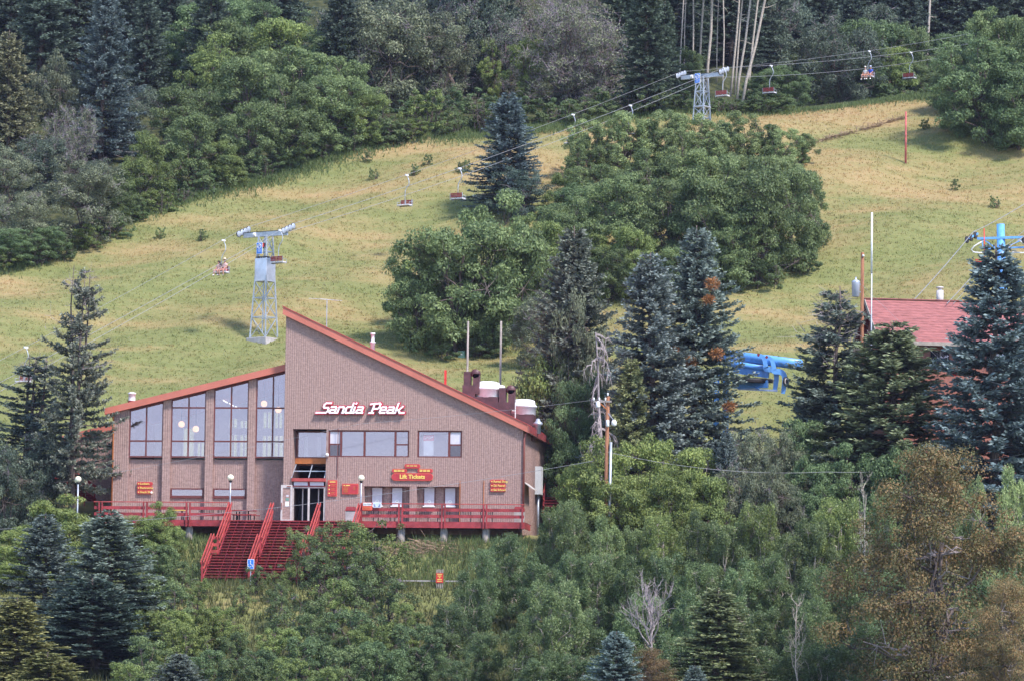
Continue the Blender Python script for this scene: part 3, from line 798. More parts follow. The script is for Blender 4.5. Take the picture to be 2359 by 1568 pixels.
# ---- upper windows of the tall block
def window(x0, x1, z0, z1, muls, y=0.12, sashes=()):
    t = 0.10; f = MB()
    f.box(x0, x1, y-0.06, y+0.06, z0, z0+t*0.8); f.box(x0, x1, y-0.06, y+0.06, z1-t, z1)
    f.box(x0, x0+t, y-0.06, y+0.06, z0+t*0.8, z1-t); f.box(x1-t, x1, y-0.06, y+0.06, z0+t*0.8, z1-t)
    wo = f.build('window', M['frame'], LODGE)
    xs = [x0+t]+[q for mu in muls for q in (mu-0.07, mu+0.07)]+[x1-t]
    for mu in muls: MB().box(mu-0.07, mu+0.07, y-0.07, y+0.05, z0+t*0.8, z1-t).build('mullion', M['frame'], wo)
    for i in range(0, len(xs), 2):
        a, b = xs[i], xs[i+1]
        if i//2 in sashes:
            zm = (z0+z1)/2-0.05
            MB().box(a, b, y-0.03, y+0.03, zm-0.05, zm+0.05).build('sash_rail', M['frame'], wo)
            MB().box(a, b, y-0.005, y+0.005, zm+0.05, z1-t).build('pane', M['panel'] if sashes[i//2] else M['glass'], wo)
            MB().box(a, b, y+0.006, y+0.016, z0+t*0.8, zm-0.05).build('pane', M['glass_dark'] if sashes[i//2] else M['glass'], wo)
        else:
            MB().box(a, b, y-0.005, y+0.005, z0+t*0.8, z1-t).build('pane', M['glass'], wo)
    return wo
window(W1a+0.003, W1b-0.003, zW0+0.003, zW1-0.003, [fx(785, 1020), fx(839, 1020), fx(910, 1020)], sashes={0: 1, 3: 0})
window(W2a+0.003, W2b-0.003, zW0+0.003, zW1-0.003, [fx(1034, 1020)], sashes={1: 1})
MB().box(W1a-0.05, W2b+0.05, 0.36, YT-0.31, zW0-0.45, zW0-0.15).build('upper_floor', M['floor_in'], LODGE)
MB().box(XM+0.31, XR-0.31, 7.0, 7.2, zW0-0.1, zW1+1.5).build('inner_wall', M['interior'], LODGE)
# poster in the right upper window, cups on the sill
pc = at(987, 1024, 0.2)
po = MB().box(pc.x-0.33, pc.x+0.33, 0.20, 0.212, pc.z-0.68, pc.z+0.68).build('poster', M['white'])
tag(po, 'white poster with red heading inside the upper window', 'poster')
MB().box(pc.x-0.36, pc.x+0.36, 0.19, 0.199, pc.z+0.28, pc.z+0.68).build('heading', M['brightred'], po)
m = MB(); m.tube([(pc.x-0.27, 0.185, pc.z+0.40), (pc.x-0.1, 0.185, pc.z+0.52), (pc.x+0.08, 0.185, pc.z+0.44), (pc.x+0.28, 0.185, pc.z+0.56)], 0.022, 5); m.build('script_line', M['white'], po)
# ---- entrance recess
yE = 1.1
MB().box(E0-0.25, E0-0.003, 0.352, yE+0.3, ZD-0.05, fz(986)).build('recess_wall', M['brick'], LODGE)
MB().box(E1+0.003, E1+0.25, 0.352, yE+0.3, ZD-0.05, zW0-0.5).build('recess_wall', M['brick'], LODGE)
zE0, zE1 = fz(1053), fz(990)
window(E0+0.02, E1-0.02, zE0, zE1, [], y=yE)
for u in (705, 735):
    c = fx(u, 1020, 3.0); MB().box(c-0.12, c+0.12, 3.0, 3.05, zE0+0.25, zE1-0.25).build('inner_panel', M['white'], LODGE)
MB().box(E0, E1, yE-0.1, yE+0.1, fz(1066), zE0-0.003).build('beam', M['orange'], LODGE)
z1, z0 = fz(1068), fz(1101)
ax = (E0+0.02, E1-0.02)
m = MB(); m.add([(ax[0]-0.1, -0.05, z0), (ax[1], -0.05, z0), (ax[1], yE-0.1, z1), (ax[0]+0.05, yE-0.1, z1)], [(0, 1, 2, 3)])
cg = m.build('canopy_glass', M['glass_dark'], LODGE)
xm = (E0+E1)/2
for a, b in (((ax[0]-0.05, -0.07, z0), (ax[0]+0.06, yE-0.12, z1)), ((xm, -0.07, z0), (xm+0.05, yE-0.12, z1)), ((ax[1]-0.05, -0.07, z0), (ax[1]-0.05, yE-0.12, z1)), ((ax[0], 0.48, (z0+z1)/2+0.01), (ax[1]-0.03, 0.48, (z0+z1)/2+0.01))):
    m = MB(); m.bar(a, b, 0.05, 0.06); m.build('canopy_bar', M['steel'], cg)
MB().box(E0-0.02, E1+0.02, -0.14, 0.1, fz(1109), z0-0.02).build('beam', M['redlight'], LODGE)
zT = fz(1121)
tf = MB().box(E0+0.02, E1-0.02, 0.0, 0.1, zT, zT+0.06).build('transom_frame', M['maroon'], LODGE)
for a, b in ((E0+0.12, xm-0.08), (xm+0.08, E1-0.12)):
    MB().box(a, b, 0.0, 0.05, zT+0.08, fz(1110)).build('pane', M['panel'], tf)
MB().box(xm-0.06, xm+0.06, -0.01, 0.08, zT+0.06, fz(1109)-0.003).build('mullion', M['maroon'], tf)
df = MB()
df.box(E0+0.02, E0+0.12, 0.05, 0.15, ZD, zT-0.09); df.box(E1-0.12, E1-0.02, 0.05, 0.15, ZD, zT-0.09); df.box(E0+0.02, E1-0.02, 0.05, 0.15, zT-0.09, zT-0.002)
df.box(xm-0.06, xm+0.06, 0.05, 0.15, ZD, zT-0.09)
dr = df.build('door_frame', M['offwhite'], LODGE)
for a, b in ((E0+0.12, xm-0.06), (xm+0.06, E1-0.12)):
    c = (a+b)/2+0.05
    MB().box(c-0.035, c+0.035, 0.5, 0.56, ZD, zT-0.1).build('inner_door_stile', M['offwhite'], dr)
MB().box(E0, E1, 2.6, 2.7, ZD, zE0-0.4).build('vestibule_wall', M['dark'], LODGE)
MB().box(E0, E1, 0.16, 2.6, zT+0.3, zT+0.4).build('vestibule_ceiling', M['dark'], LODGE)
# open door leaf, pushed back against the wall
a, b = fx(647, 1150, -0.35), fx(673, 1150, -0.35)
m = MB()
m.box(a, a+0.12, -0.42, -0.36, ZD+0.03, fz(1118)); m.box(b-0.12, b, -0.42, -0.36, ZD+0.03, fz(1118)); m.box(a+0.12, b-0.12, -0.42, -0.36, ZD+0.03, ZD+0.22); m.box(a+0.12, b-0.12, -0.42, -0.36, fz(1118)-0.2, fz(1118))
lf = m.build('door_leaf', M['offwhite'], LODGE)
MB().box(a+0.12, b-0.12, -0.395, -0.385, ZD+0.22, fz(1118)-0.2).build('pane', M['rib'], lf)
MB().box(a+0.04, a+0.09, -0.48, -0.42, ZD+0.9, ZD+1.35).build('handle', M['gutter'], lf)
MB().box(b-0.36, b-0.1, -0.47, -0.42, fz(1118)-0.13, fz(1118)-0.07).build('closer', M['gutter'], lf)
MB().box(a+0.3, a+0.56, -0.405, -0.396, ZD+1.1, ZD+1.42).build('notice', M['white'], lf)
MB().box(a+0.33, a+0.55, -0.405, -0.396, ZD+1.47, ZD+1.66).build('sticker', M['greenbox'], lf)
MB().box(a+0.35, a+0.53, -0.405, -0.396, ZD+1.74, ZD+1.86).build('sticker', M['panel'], lf)
# ---- ticket booths
for x0, x1, us in ((K0, K1, (869, 915)), (K2, K3, (989, 1037))):
    wall('booth_wall', x0-0.02, x1+0.02, lambda x: zK+0.05, [], 0.62, 0.75, M['brick'], zb=ZD-0.05, ribs=0.15)
    MB().box(x0-0.02, x0-0.003, 0.352, 0.62, ZD, zK).build('jamb', M['brick'], LODGE)
    MB().box(x1+0.003, x1+0.02, 0.352, 0.62, ZD, zK).build('jamb', M['brick'], LODGE)
    for u in us:
        c = fx(u, 1140, 0.6); zt, zb_ = zK-0.06, fz(1162)
        f = MB(); f.box(c-0.40, c-0.34, 0.52, 0.60, zb_, zt); f.box(c+0.34, c+0.40, 0.52, 0.60, zb_, zt); f.box(c-0.40, c+0.40, 0.515, 0.605, zt, zt+0.05)
        bo = f.build('ticket_window', M['frame'], LODGE)
        MB().box(c-0.34, c+0.34, 0.54, 0.58, zb_, zt).build('panel', M['panel'], bo)
        MB().lathe((c, 0.535, zb_+0.28), [(0.0, 0), (0.12, 0), (0.12, 0.02), (0.0, 0.02)], 14, (0, -1, 0)).build('speak_hole', M['white'], bo)
        MB().lathe((c, 0.51, zb_+0.28), [(0.0, 0), (0.045, 0), (0.045, 0.012), (0.0, 0.012)], 10, (0, -1, 0)).build('grille', M['steel'], bo)
        MB().box(c-0.40, c+0.40, 0.25, 0.55, zb_-0.1, zb_-0.02).build('counter', M['white'], bo)
# small fittings on the wall
MB().box(fx(777, 1100)-0.02, fx(777, 1100)+0.02, -0.07, -0.045, fz(1100), fz(985)).build('conduit', M['frame'], LODGE)
for u in (1059, 1114):
    MB().box(fx(u, 1150)-0.02, fx(u, 1150)+0.02, -0.07, -0.045, ZD+0.2, fz(1105)).build('conduit', M['orange'], LODGE)
c = at(753, 1047, -0.2)
MB().lathe(c, [(0.05, -0.1), (0.16, -0.06), (0.1, 0.1), (0.03, 0.14)], 10, (0.3, -0.6, 0.4)).build('floodlight', M['white'], LODGE, True)
# cabinet and awning on the right flank
y0 = 3.0
zc = fz(1098, 1240, 4)
MB().box(XR+0.03, XR+0.45, 6.6, 7.6, zc-1.0, zc+0.9).build('cabinet', M['white'], LODGE)
MB().tube([(XR+0.2, 7.1, zc-1.0), (XR+0.2, 7.1, ZD-0.6)], 0.09, 8).build('conduit', M['steel'], LODGE, True)
m = MB(); zc = fz(1107, 1210)
m.add([(XR+0.03, 0.4, zc), (XR+0.03, 3.2, zc), (XR+0.62, 3.2, zc-0.45), (XR+0.62, 0.4, zc-0.45), (XR+0.03, 0.4, zc-0.06), (XR+0.03, 3.2, zc-0.06), (XR+0.62, 3.2, zc-0.5), (XR+0.62, 0.4, zc-0.5)],
      [(0, 1, 2, 3), (7, 6, 5, 4), (0, 3, 7, 4), (1, 5, 6, 2), (2, 6, 7, 3)])
m.build('awning', M['offwhite'], LODGE)
# ---- roof fittings
def stack(u, v0, v1, y, r, cap=True, material='alu', label=None):
    p = at(u, v0, y); t = at(u, v1, y)
    zb = (roofR(p.x)+t1*0.9 if p.x > XM else roofL(p.x)+0.4)-0.05
    m = MB(); m.lathe((p.x, y, zb), [(r, 0), (r, (t.z-zb)*0.45), (r*1.35, (t.z-zb)*0.47), (r*1.35, (t.z-zb)*0.52), (r*0.75, (t.z-zb)*0.55), (r*0.75, (t.z-zb)*0.9), (r*1.1, (t.z-zb)*0.91), (r*1.1, t.z-zb)], 12)
    return m.build('flue', M[material], LODGE, True)
stack(858, 800, 767, 4.0, 0.15)
p = at(304, 905, 6)
MB().lathe((p.x, 6, roofL(p.x)+0.4), [(0.30, 0), (0.26, 0.75), (0.27, 0.76)], 14).build('flue_base', M['redlight'], LODGE, True)
MB().lathe((p.x, 6, roofL(p.x)+1.16), [(0.26, 0), (0.24, 0.05), (0.24, 0.45), (0.29, 0.46), (0.28, 0.56), (0.05, 0.62)], 14).build('flue_cap', M['alu'], LODGE, True)
def hood(u, vt, w, y):                     # mushroom exhaust fan on a maroon curb
    t = at(u, vt, y); s = w/pxm(y); zr = roofR(t.x-s*0.5)
    d = MB().box(t.x-s*0.46, t.x+s*0.46, y-s*0.46, y+s*0.46, roofR(t.x+s)+0.1, t.z-s*0.62)
    ho = d.build('fan_curb', M['duct'], LODGE)
    MB().lathe((t.x, y, t.z-s*0.66), [(0.44*s, 0), (0.50*s, 0.05*s), (0.52*s, 0.32*s), (0.55*s, 0.33*s), (0.55*s, 0.40*s), (0.48*s, 0.44*s), (0.46*s, 0.60*s), (0.30*s, 0.65*s), (0.0, 0.66*s)], 20).build('fan_hood', M['alu'], ho, True)
hood(1123, 878, 60, 3.0)
hood(1147, 886, 34, 7.0)
hood(1205, 919, 58, 5.0)
def gooseneck(u, vt, y, h=2.6):
    t = at(u, vt, y); x = t.x
    m = MB(); m.box(x-0.28, x+0.18, y-0.3, y+0.3, roofR(x)-0.2, t.z)
    o = m.build('duct', M['duct'], LODGE)
    MB().box(x-0.36, x+0.5, y-0.36, y+0.36, roofR(x+0.5)+0.2, roofR(x)+t1+0.7).build('duct_curb', M['duct'], o)
    m = MB(); m.lathe((x+0.5, y-0.3, t.z-0.12), [(0.0, 0), (0.30, 0), (0.30, 0.6), (0.0, 0.6)], 16, (0, 1, 0)); m.build('duct_elbow', M['duct'], o, True)
    MB().box(x+0.35, x+0.78, y-0.3, y+0.3, t.z-1.5, t.z-0.15).build('duct_drop', M['duct'], o)
gooseneck(1079, 856, 2.4)
gooseneck(1160, 893, 2.6)
t = at(1239, 958, 4)
MB().lathe((t.x, 4, roofR(t.x)+0.3), [(0.2, 0), (0.2, 0.55), (0.32, 0.6), (0.32, 0.72), (0.16, 0.85), (0.12, 1.0), (0.03, 1.02)], 12).build('turbine_vent', M['steel'], LODGE, True)
t = at(1186, 952, 0.3)
m = MB(); m.tube([(t.x, 0.4, roofR(t.x)+0.3), (t.x, 0.4, roofR(t.x)+1.6)], 0.03, 6); m.tube([(t.x-0.22, 0.4, roofR(t.x)+1.05), (t.x+0.02, 0.4, roofR(t.x)+1.05)], 0.025, 5)
m.build('sprinkler_riser', M['white'], LODGE)
t = at(1026, 852, 3)
MB().box(t.x-0.07, t.x+0.07, 2.93, 3.07, roofR(t.x)+0.2, t.z).build('roof_post', M['brightred'], LODGE)
# television aerial behind the ridge
t = at(753, 692, 6); 
an = empty('aerial', (t.x, 6, roofR(t.x)+0.5), 'thin television aerial rising behind the salmon roof', 'aerial')
MB().tube([(t.x, 6, roofR(t.x)+0.3), (t.x, 6, t.z+0.05)], 0.03, 6).build('mast', M['steel'], an)
MB().tube([(t.x-0.45, 6, t.z+0.1), (t.x+0.75, 6, t.z-0.02)], 0.022, 5).build('boom', M['offwhite'], an)
for i, w in enumerate((1.5, 1.2, 0.9, 0.8, 0.7)):
    x = t.x-0.42+i*0.27
    MB().bar((x-w*0.5, 6-w*0.35, t.z+0.08-i*0.02), (x+w*0.5, 6+w*0.35, t.z+0.08-i*0.02), 0.02, 0.02).build('element', M['steel'], an)

# ------------------------------------------------------------------ lettering
def stroke(m, pts, w, y0, y1):                       # chiselled pen stroke with squared joints
    for k_, (a, b) in enumerate(zip(pts, pts[1:])):
        y0 -= 0.0022; y1 -= 0.0022
        d = Vector((b[0]-a[0], b[1]-a[1])); L_ = d.length; d.normalize(); n = Vector((-d.y, d.x))*w/2; e = d*w*0.42
        q = [(a[0]-e.x+n.x, a[1]-e.y+n.y), (a[0]-e.x-n.x, a[1]-e.y-n.y), (b[0]+e.x-n.x, b[1]+e.y-n.y), (b[0]+e.x+n.x, b[1]+e.y+n.y)]
        m.prism(q, y0, y1)
GL = {'S': (1.25, [[(1.15, 1.42), (0.55, 1.42), (0.38, 1.25), (0.38, 0.95), (0.5, 0.8), (0.95, 0.8), (1.08, 0.65), (1.08, 0.3), (0.92, 0.12), (-0.3, 0.12)]]),
      'a': (1.0, [[(0.15, 0.9), (0.68, 0.9), (0.8, 0.78), (0.8, 0.12), (0.95, 0.12)], [(0.8, 0.52), (0.22, 0.52), (0.12, 0.42), (0.12, 0.22), (0.22, 0.12), (0.8, 0.12)]]),
      'n': (1.0, [[(0.15, 0.12), (0.15, 0.9)], [(0.15, 0.88), (0.65, 0.9), (0.8, 0.75), (0.8, 0.12), (0.92, 0.12)]]),
      'd': (1.0, [[(0.8, 1.42), (0.8, 0.12), (0.92, 0.12)], [(0.8, 0.9), (0.25, 0.9), (0.12, 0.78), (0.12, 0.24), (0.25, 0.12), (0.8, 0.12)]]),
      'i': (0.42, [[(0.15, 0.9), (0.15, 0.12), (0.28, 0.12)], [(0.15, 1.35), (0.17, 1.42)]]),
      'P': (1.25, [[(-0.12, 1.3), (0.95, 1.42), (1.12, 1.28), (1.12, 0.85), (0.95, 0.68), (0.36, 0.68)], [(0.36, 1.4), (0.36, 0.1)], [(0.1, 0.1), (0.6, 0.1)]]),
      'e': (0.98, [[(0.14, 0.5), (0.78, 0.5), (0.78, 0.78), (0.66, 0.9), (0.26, 0.9), (0.13, 0.78), (0.13, 0.24), (0.26, 0.12), (0.8, 0.12)]]),
      'k': (1.05, [[(0.15, 1.42), (0.15, 0.12)], [(0.15, 0.48), (0.5, 0.52), (0.85, 1.0)], [(0.48, 0.5), (0.75, 0.12), (1.3, 0.12)]])}
s0 = at(728, 952, 0); s1 = at(936, 952, 0)
total = sum(GL[c][0] if c != ' ' else 0.75 for c in 'Sandia Peak')-0.1
sc_ = (s1.x-s0.x)/(total+1.0)
SG = empty('building_sign', (s0.x, -0.1, s0.z), 'white slanted Sandia Peak letters edged in red above the windows', 'sign')
px = s0.x+0.36*sc_
for ch in 'Sandia Peak':
    if ch == ' ': px += 0.75*sc_; continue
    w, ss = GL[ch]
    hs = (at(900, 928, 0).z-at(900, 952, 0).z)/1.42
    for nm, wd, a, b, mt in (('letter', 0.235, -0.26, -0.19, 'logo_white'), ('letter_edge', 0.47, -0.11, -0.06, 'logo_red')):
        m = MB()
        for q_, st in enumerate(ss):
            stroke(m, [(x, z) for x, z in st], wd, a-q_*0.02, b-q_*0.02)
        m.v = [(px+(v[0]+(v[2])*0.34)*sc_, v[1], s0.z+v[2]*hs) for v in m.v]
        if nm == 'letter': lo = m.build(nm, M[mt], SG)
        else: m.build(nm, M[mt], lo)
    px += w*sc_
def text(body, size, c, material, parent, y, name='lettering', bold=0.0, align='CENTER', shear=0.0, depth=0.008):
    cu = bpy.data.curves.new('t', 'FONT'); cu.body = body; cu.size = size; cu.align_x = align; cu.align_y = 'CENTER'; cu.extrude = depth; cu.offset = bold; cu.shear = shear; cu.resolution_u = 2
    to = bpy.data.objects.new('t', cu); col.objects.link(to)
    dg = bpy.context.evaluated_depsgraph_get()
    me = bpy.data.meshes.new_from_object(to.evaluated_get(dg))
    bpy.data.objects.remove(to)
    o0 = origin(parent)
    me.transform(Matrix.Translation(Vector((c[0], y, c[1]))-o0) @ Matrix.Rotation(R(90), 4, 'X'))
    o = bpy.data.objects.new(name, me); col.objects.link(o); o.parent = parent
    me.materials.clear(); me.materials.append(material)
    return o
def pill(x0, x1, z0, z1, y0, y1, r):
    poly = []
    for cx, cz, a0 in ((x1-r, z1-r, 0), (x0+r, z1-r, 90), (x0+r, z0+r, 180), (x1-r, z0+r, 270)):
        for k in range(5):
            a = R(a0+k*22.5); poly.append((cx+r*math.cos(a), cz+r*math.sin(a)))
    return MB().prism(poly[::-1], y0, y1)
def board(parent, u0, u1, v0, v1, rr, y=-0.06, rim=0.04, face='signred', yplane=0.0, name='board'):
    a = at(u0, v1, yplane); b = at(u1, v0, yplane)
    r = min(rr, (b.z-a.z)/2*0.98, (b.x-a.x)/2*0.98)
    o = pill(a.x, b.x, a.z, b.z, yplane+y-0.05, yplane+y, r).build(name, M['signedge'], parent)
    pill(a.x+rim, b.x-rim, a.z+rim, b.z-rim, yplane+y-0.058, yplane+y-0.045, max(0.01, r-rim)).build('face', M[face], o)
    return o, ((a.x+b.x)/2, (a.z+b.z)/2), yplane+y-0.068, (a.x, b.x, a.z, b.z)
def sign(name, label, u, v): return empty(name, at(u, v, 0), label, 'sign')
s = sign('ticket_sign', 'Lift Tickets sign cluster with three small boards above the booths', 950, 1110)
o, c, y, _ = board(s, 902, 998, 1089, 1106, 0.25); text('Lift Tickets', 0.38, c, M['yellow'], o, y, bold=0.012)
def words(parent, x, z, ws, h, y, material='yellow'):          # print too small to read: one short bar for each word
    for w in ws:
        MB().box(x, x+w, y-0.004, y+0.002, z, z+h).build('word', M[material], parent); x += w+h*0.9
for u0, u1, v0, v1, rows in ((903, 938, 1079, 1088, 2), (962, 997, 1079, 1088, 2), (932, 968, 1068, 1078, 1)):
    o, c, y, bb = board(s, u0, u1, v0, v1, 0.12, rim=0.025)
    for i in range(rows): words(o, bb[0]+0.14, c[1]+(0.02-0.075*i if rows > 1 else 0.0), (0.19, 0.22, 0.2), 0.05, y)
for lab, u, v, ls in (('red three board sign reading Lockers Restrooms Snack Shop', 316, 1109, ('Lockers', 'Restrooms', 'Snack Shop')), ('red three board sign reading Rental Shop Ski Patrol Ski School', 1129, 1104, ('Rental Shop', 'Ski Patrol', 'Ski School'))):
    yp = YW+0.25 if u < 600 else 0.0
    s = empty('direction_sign', at(u+18, v+28, yp), lab, 'sign')
    for i, l in enumerate(ls):
        o, c, y, bb = board(s, u, u+36, v+i*9.6, v+i*9.6+8.6, 0.10, rim=0.02, yplane=yp)
        text(l, 0.20, (bb[0]+0.22, c[1]), M['yellow'], o, y, align='LEFT', bold=0.004)
        MB().lathe((bb[0]+0.12, y, c[1]), [(0, 0), (0.045, 0), (0.045, 0.01), (0, 0.01)], 8, (0, -1, 0)).build('bullet', M['yellow'], o)
    if u < 600:
        e = at(350, 1133, yp); MB().lathe((e.x, yp-0.12, e.z), [(0, 0), (0.08, 0), (0.08, 0.02), (0, 0.02)], 12, (0, -1, 0)).build('sticker', M['white'], s)
s = sign('information_board', 'upright red information board with yellow text beside the doors', 765, 1143)
o, c, y, bb = board(s, 755, 777, 1105, 1142, 0.03)
words(o, bb[0]+0.12, bb[3]-0.15, (0.4,), 0.06, y)
for i in range(3):
    zc = bb[3]-0.36-i*0.26
    MB().lathe((bb[0]+0.11, y, zc), [(0, 0), (0.05, 0), (0.05, 0.01), (0, 0.01)], 8, (0, -1, 0)).build('bullet', M['yellow'], o)
    for j in range(3): MB().box(bb[0]+0.22, bb[0]+(0.5 if j == 1 else 0.55)-0.03*i, y-0.004, y+0.002, zc+0.045-j*0.07, zc+0.08-j*0.07).build('text_line', M['signedge'] if j else M['orange'], o)
s = sign('price_board', 'wide red price board with yellow columns beside the lamp post', 806, 1138)
o, c, y, bb = board(s, 788, 826, 1113, 1137, 0.05)
words(o, bb[0]+0.1, bb[3]-0.15, (0.1, 0.28), 0.06, y)
for j in range(5):
    z = bb[3]-0.24-j*0.085
    MB().box(bb[0]+0.1, bb[0]+0.42-0.03*(j % 2), y-0.004, y+0.002, z, z+0.04).build('text_line', M['orange'], o)
    if j < 3: MB().box(bb[1]-0.32, bb[1]-0.20, y-0.004, y+0.002, z, z+0.04).build('text_line', M['orange'], o)
# rust bleed on the wall is left to the block material
# ------------------------------------------------------------------ deck, railing and stairs
YD = -3.5
dx = lambda u, v=1180: at(u, v, YD).x
DECK = empty('deck', (dx(900), YD, ZD-0.6), 'red timber deck with board railings along the lodge front', 'deck')
DX0, DS0, DS1, DX1 = dx(216), dx(531), dx(829), dx(1208)
def planks():
    n = 0; y = YD+0.02
    while y < -0.02:
        MB().box(DX0, DX1, y, y+0.135, ZD-0.05, ZD).build('plank', M['maroon'], DECK); y += 0.147
    y = 0.0
    while y < YW+0.2:
        MB().box(DX0, XM-0.02, y, y+0.135, ZD-0.05, ZD).build('plank', M['maroon'], DECK); y += 0.147
planks()
zbm = ZD-0.42
for a, b in ((DX0, DS0), (DS1, DX1)):
    MB().box(a, b, YD-0.06, YD+0.0, zbm, ZD-0.03).build('rim_beam', M['red'], DECK)
MB().box(DX1-0.06, DX1, YD, -0.35, zbm, ZD-0.052).build('rim_beam', M['red'], DECK)
MB().box(DX0, DX0+0.06, YD, YW, zbm, ZD-0.052).build('rim_beam', M['red'], DECK)
def post(x, w=0.10, top=1.12):
    MB().box(x-w/2, x+w/2, YD-0.16, YD-0.062, zbm-0.03, ZD+top).build('post', M['red'], DECK)
def rails(x0, x1):
    MB().box(x0, x1, YD-0.17, YD-0.03, ZD+1.12, ZD+1.18).build('cap_rail', M['redlight'], DECK)
    for z in (0.66, 0.24):
        MB().box(x0+0.02, x1-0.02, YD-0.062, YD-0.02, ZD+z, ZD+z+0.21).build('rail_board', M['red'], DECK)
pairs_r = [(826, 833), (919, 927), (1018, 1025), (1114, 1121), (1203, None)]
pairs_l = [(229, 236), (331, 339), (430, 438), (526, None)]
for ps in (pairs_r, pairs_l):
    for a, b in ps:
        for u in (a, b):
            if u: post(dx(u))
for a, b in ((830, 923), (923, 1021), (1021, 1118), (1118, 1208), (216, 232), (232, 335), (335, 434), (434, 531)):
    rails(dx(a)+0.012, dx(b)-0.012)
for u in (335, 434, 923, 1021, 1118):
    x = dx(u); zg = gz(x, YD+0.4)
    MB().lathe((x, YD+0.4, zg-0.5), [(0.26, 0), (0.25, ZD-0.43-zg+0.5)], 12).build('pier', M['polegrey'], DECK, True)
# stairs: three flights side by side between four stringer rails
ST = empty('staircase', ((DS0+DS1)/2, YD-7.2, ZD-4.2), 'wide red open timber staircase climbing from the bank to the deck', 'staircase')
NS, RUN = 21, 0.325
DROP = (ZD-at(560, 1333, YD-NS*RUN).z)/NS
cuts = [dx(531), dx(627, 1190), dx(735, 1190), dx(829)]
for i in range(NS):
    z = ZD-0.03-i*DROP; y = YD-0.07-i*RUN
    ext = 0.42 if i >= 12 else 0.0
    for k in range(3):
        a, b = cuts[k]-(ext if k == 0 else 0.0), cuts[k+1]
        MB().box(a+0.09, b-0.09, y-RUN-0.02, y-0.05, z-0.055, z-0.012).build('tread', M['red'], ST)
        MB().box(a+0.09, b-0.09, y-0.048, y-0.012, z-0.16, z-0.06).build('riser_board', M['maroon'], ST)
ang = math.atan2(DROP, RUN)
yb = YD-0.07-NS*RUN; zb_ = ZD-0.03-NS*DROP
for k in range(3):
    n = 5
    for j in range(1, n):
        x = cuts[k]+(cuts[k+1]-cuts[k])*j/n
        m = MB()
        for i in range(NS):
            z = ZD-0.03-i*DROP; y = YD-0.07-i*RUN
            m.box(x-0.025, x+0.025, y-RUN, y-0.05, z-0.055-DROP*0.98, z-0.056)
        m.build('carriage', M['maroon'], ST)
def slope_pt(x, s, up):          # s metres forward from the deck edge
    return Vector((x, YD-0.07-s, ZD+up-s*DROP/RUN))
for k, x in enumerate(cuts):
    segs = [(0.0, 4.1, x), (3.7, NS*RUN+0.2, x-(0.42 if k == 0 else 0.0)-(0.16 if k else 0.0))]
    for q, (s0_, s1_, xx) in enumerate(segs):
        MB().bar(slope_pt(xx, s0_, -0.25), slope_pt(xx, s1_, -0.25), 0.09, 0.34).build('stringer', M['red'], ST)
        for side in (-0.09, 0.09):
            MB().bar(slope_pt(xx+side, s0_, 1.12), slope_pt(xx+side, s1_, 1.12), 0.05, 0.16).build('hand_rail', M['redlight'], ST)
            MB().bar(slope_pt(xx+side, s0_+0.15, 0.66), slope_pt(xx+side, s1_-0.1, 0.66), 0.045, 0.17).build('rail_board', M['redlight'], ST)
        for s_ in (s0_+0.12, (s0_+s1_)/2, s1_-0.12):
            p = slope_pt(xx, s_, 0); MB().box(xx-0.062, xx+0.062, p.y-0.055, p.y+0.055, p.z-0.45, p.z+1.12).build('post', M['red'], ST)
    p = slope_pt(x, 3.9, 0)
    if k == 0:
        for z in (1.0, 0.55, 0.12):
            MB().box(x-0.46, x+0.04, p.y-0.14, p.y-0.09, p.z+z-0.1, p.z+z+0.1).build('jog_board', M['redlight'], ST)
# supports under the stairs
for k, x in enumerate(cuts):
    for s_ in (1.6, 4.2):
        p = slope_pt(x, s_, -0.4); zg = gz(x, p.y)
        if p.z-zg > 0.2: MB().box(x-0.08, x+0.08, p.y-0.08, p.y+0.08, zg-0.2, p.z).build('support_post', M['maroon'], ST)
# lamp posts
def lamp(u, v, y, zf, label, r=0.215):
    c = at(u, v, y)
    o = empty('lamp_post', (c.x, y, zf), label, 'lamp', 'globe lamps along the deck')
    ball(c, r, 18).build('globe', M['globe'], o, True)
    MB().tube([(c.x, y, zf), (c.x, y, c.z-r*0.93)], 0.05, 8).build('pole', M['steel'], o, True)
    MB().lathe((c.x, y, c.z-r-0.10), [(0.06, 0), (0.10, 0.05), (0.12, 0.13)], 10).build('collar', M['black'], o, True)
lamp(180, 1103, -3.9, gz(at(180, 1103, -3.9).x, -3.9)-0.2, 'cream globe lamp on a slim post in front of the shaded wing')
lamp(531, 1099, YD-0.05, ZD-0.05, 'cream globe lamp on a post at the top left of the stairs')
lamp(832, 1100, YD+0.15, ZD, 'cream globe lamp on a post beside the price board')
lamp(127, 1051, 7.0, ZD+2.0, 'pale globe lamp half hidden behind the dark oak', 0.2)
# deck furniture
def picnic(u, y, topm, label, w=1.75):
    x = at(u, 1185, y).x
    o = empty('picnic_table', (x, y, ZD), label, 'table')
    for i in range(5): MB().box(x-w/2, x+w/2, y-0.36+i*0.147, y-0.36+i*0.147+0.135, ZD+0.70, ZD+0.745).build('top_board', M[topm], o)
    for sy in (-0.68, 0.68):
        for i in range(2): MB().box(x-w/2+0.05, x+w/2+0.12, y+sy-0.14+i*0.145, y+sy-0.005+i*0.145, ZD+0.42, ZD+0.46).build('bench_board', M['red'], o)
        for sx in (-0.5, 0.62): MB().box(x+sx-0.035, x+sx+0.035, y+sy-0.035, y+sy+0.035, ZD, ZD+0.42).build('bench_leg', M['black'], o)
    for sx in (-0.45, -0.25, 0.35): MB().box(x+sx-0.04, x+sx+0.04, y-0.05, y+0.05, ZD, ZD+0.70).build('leg', M['black'], o)
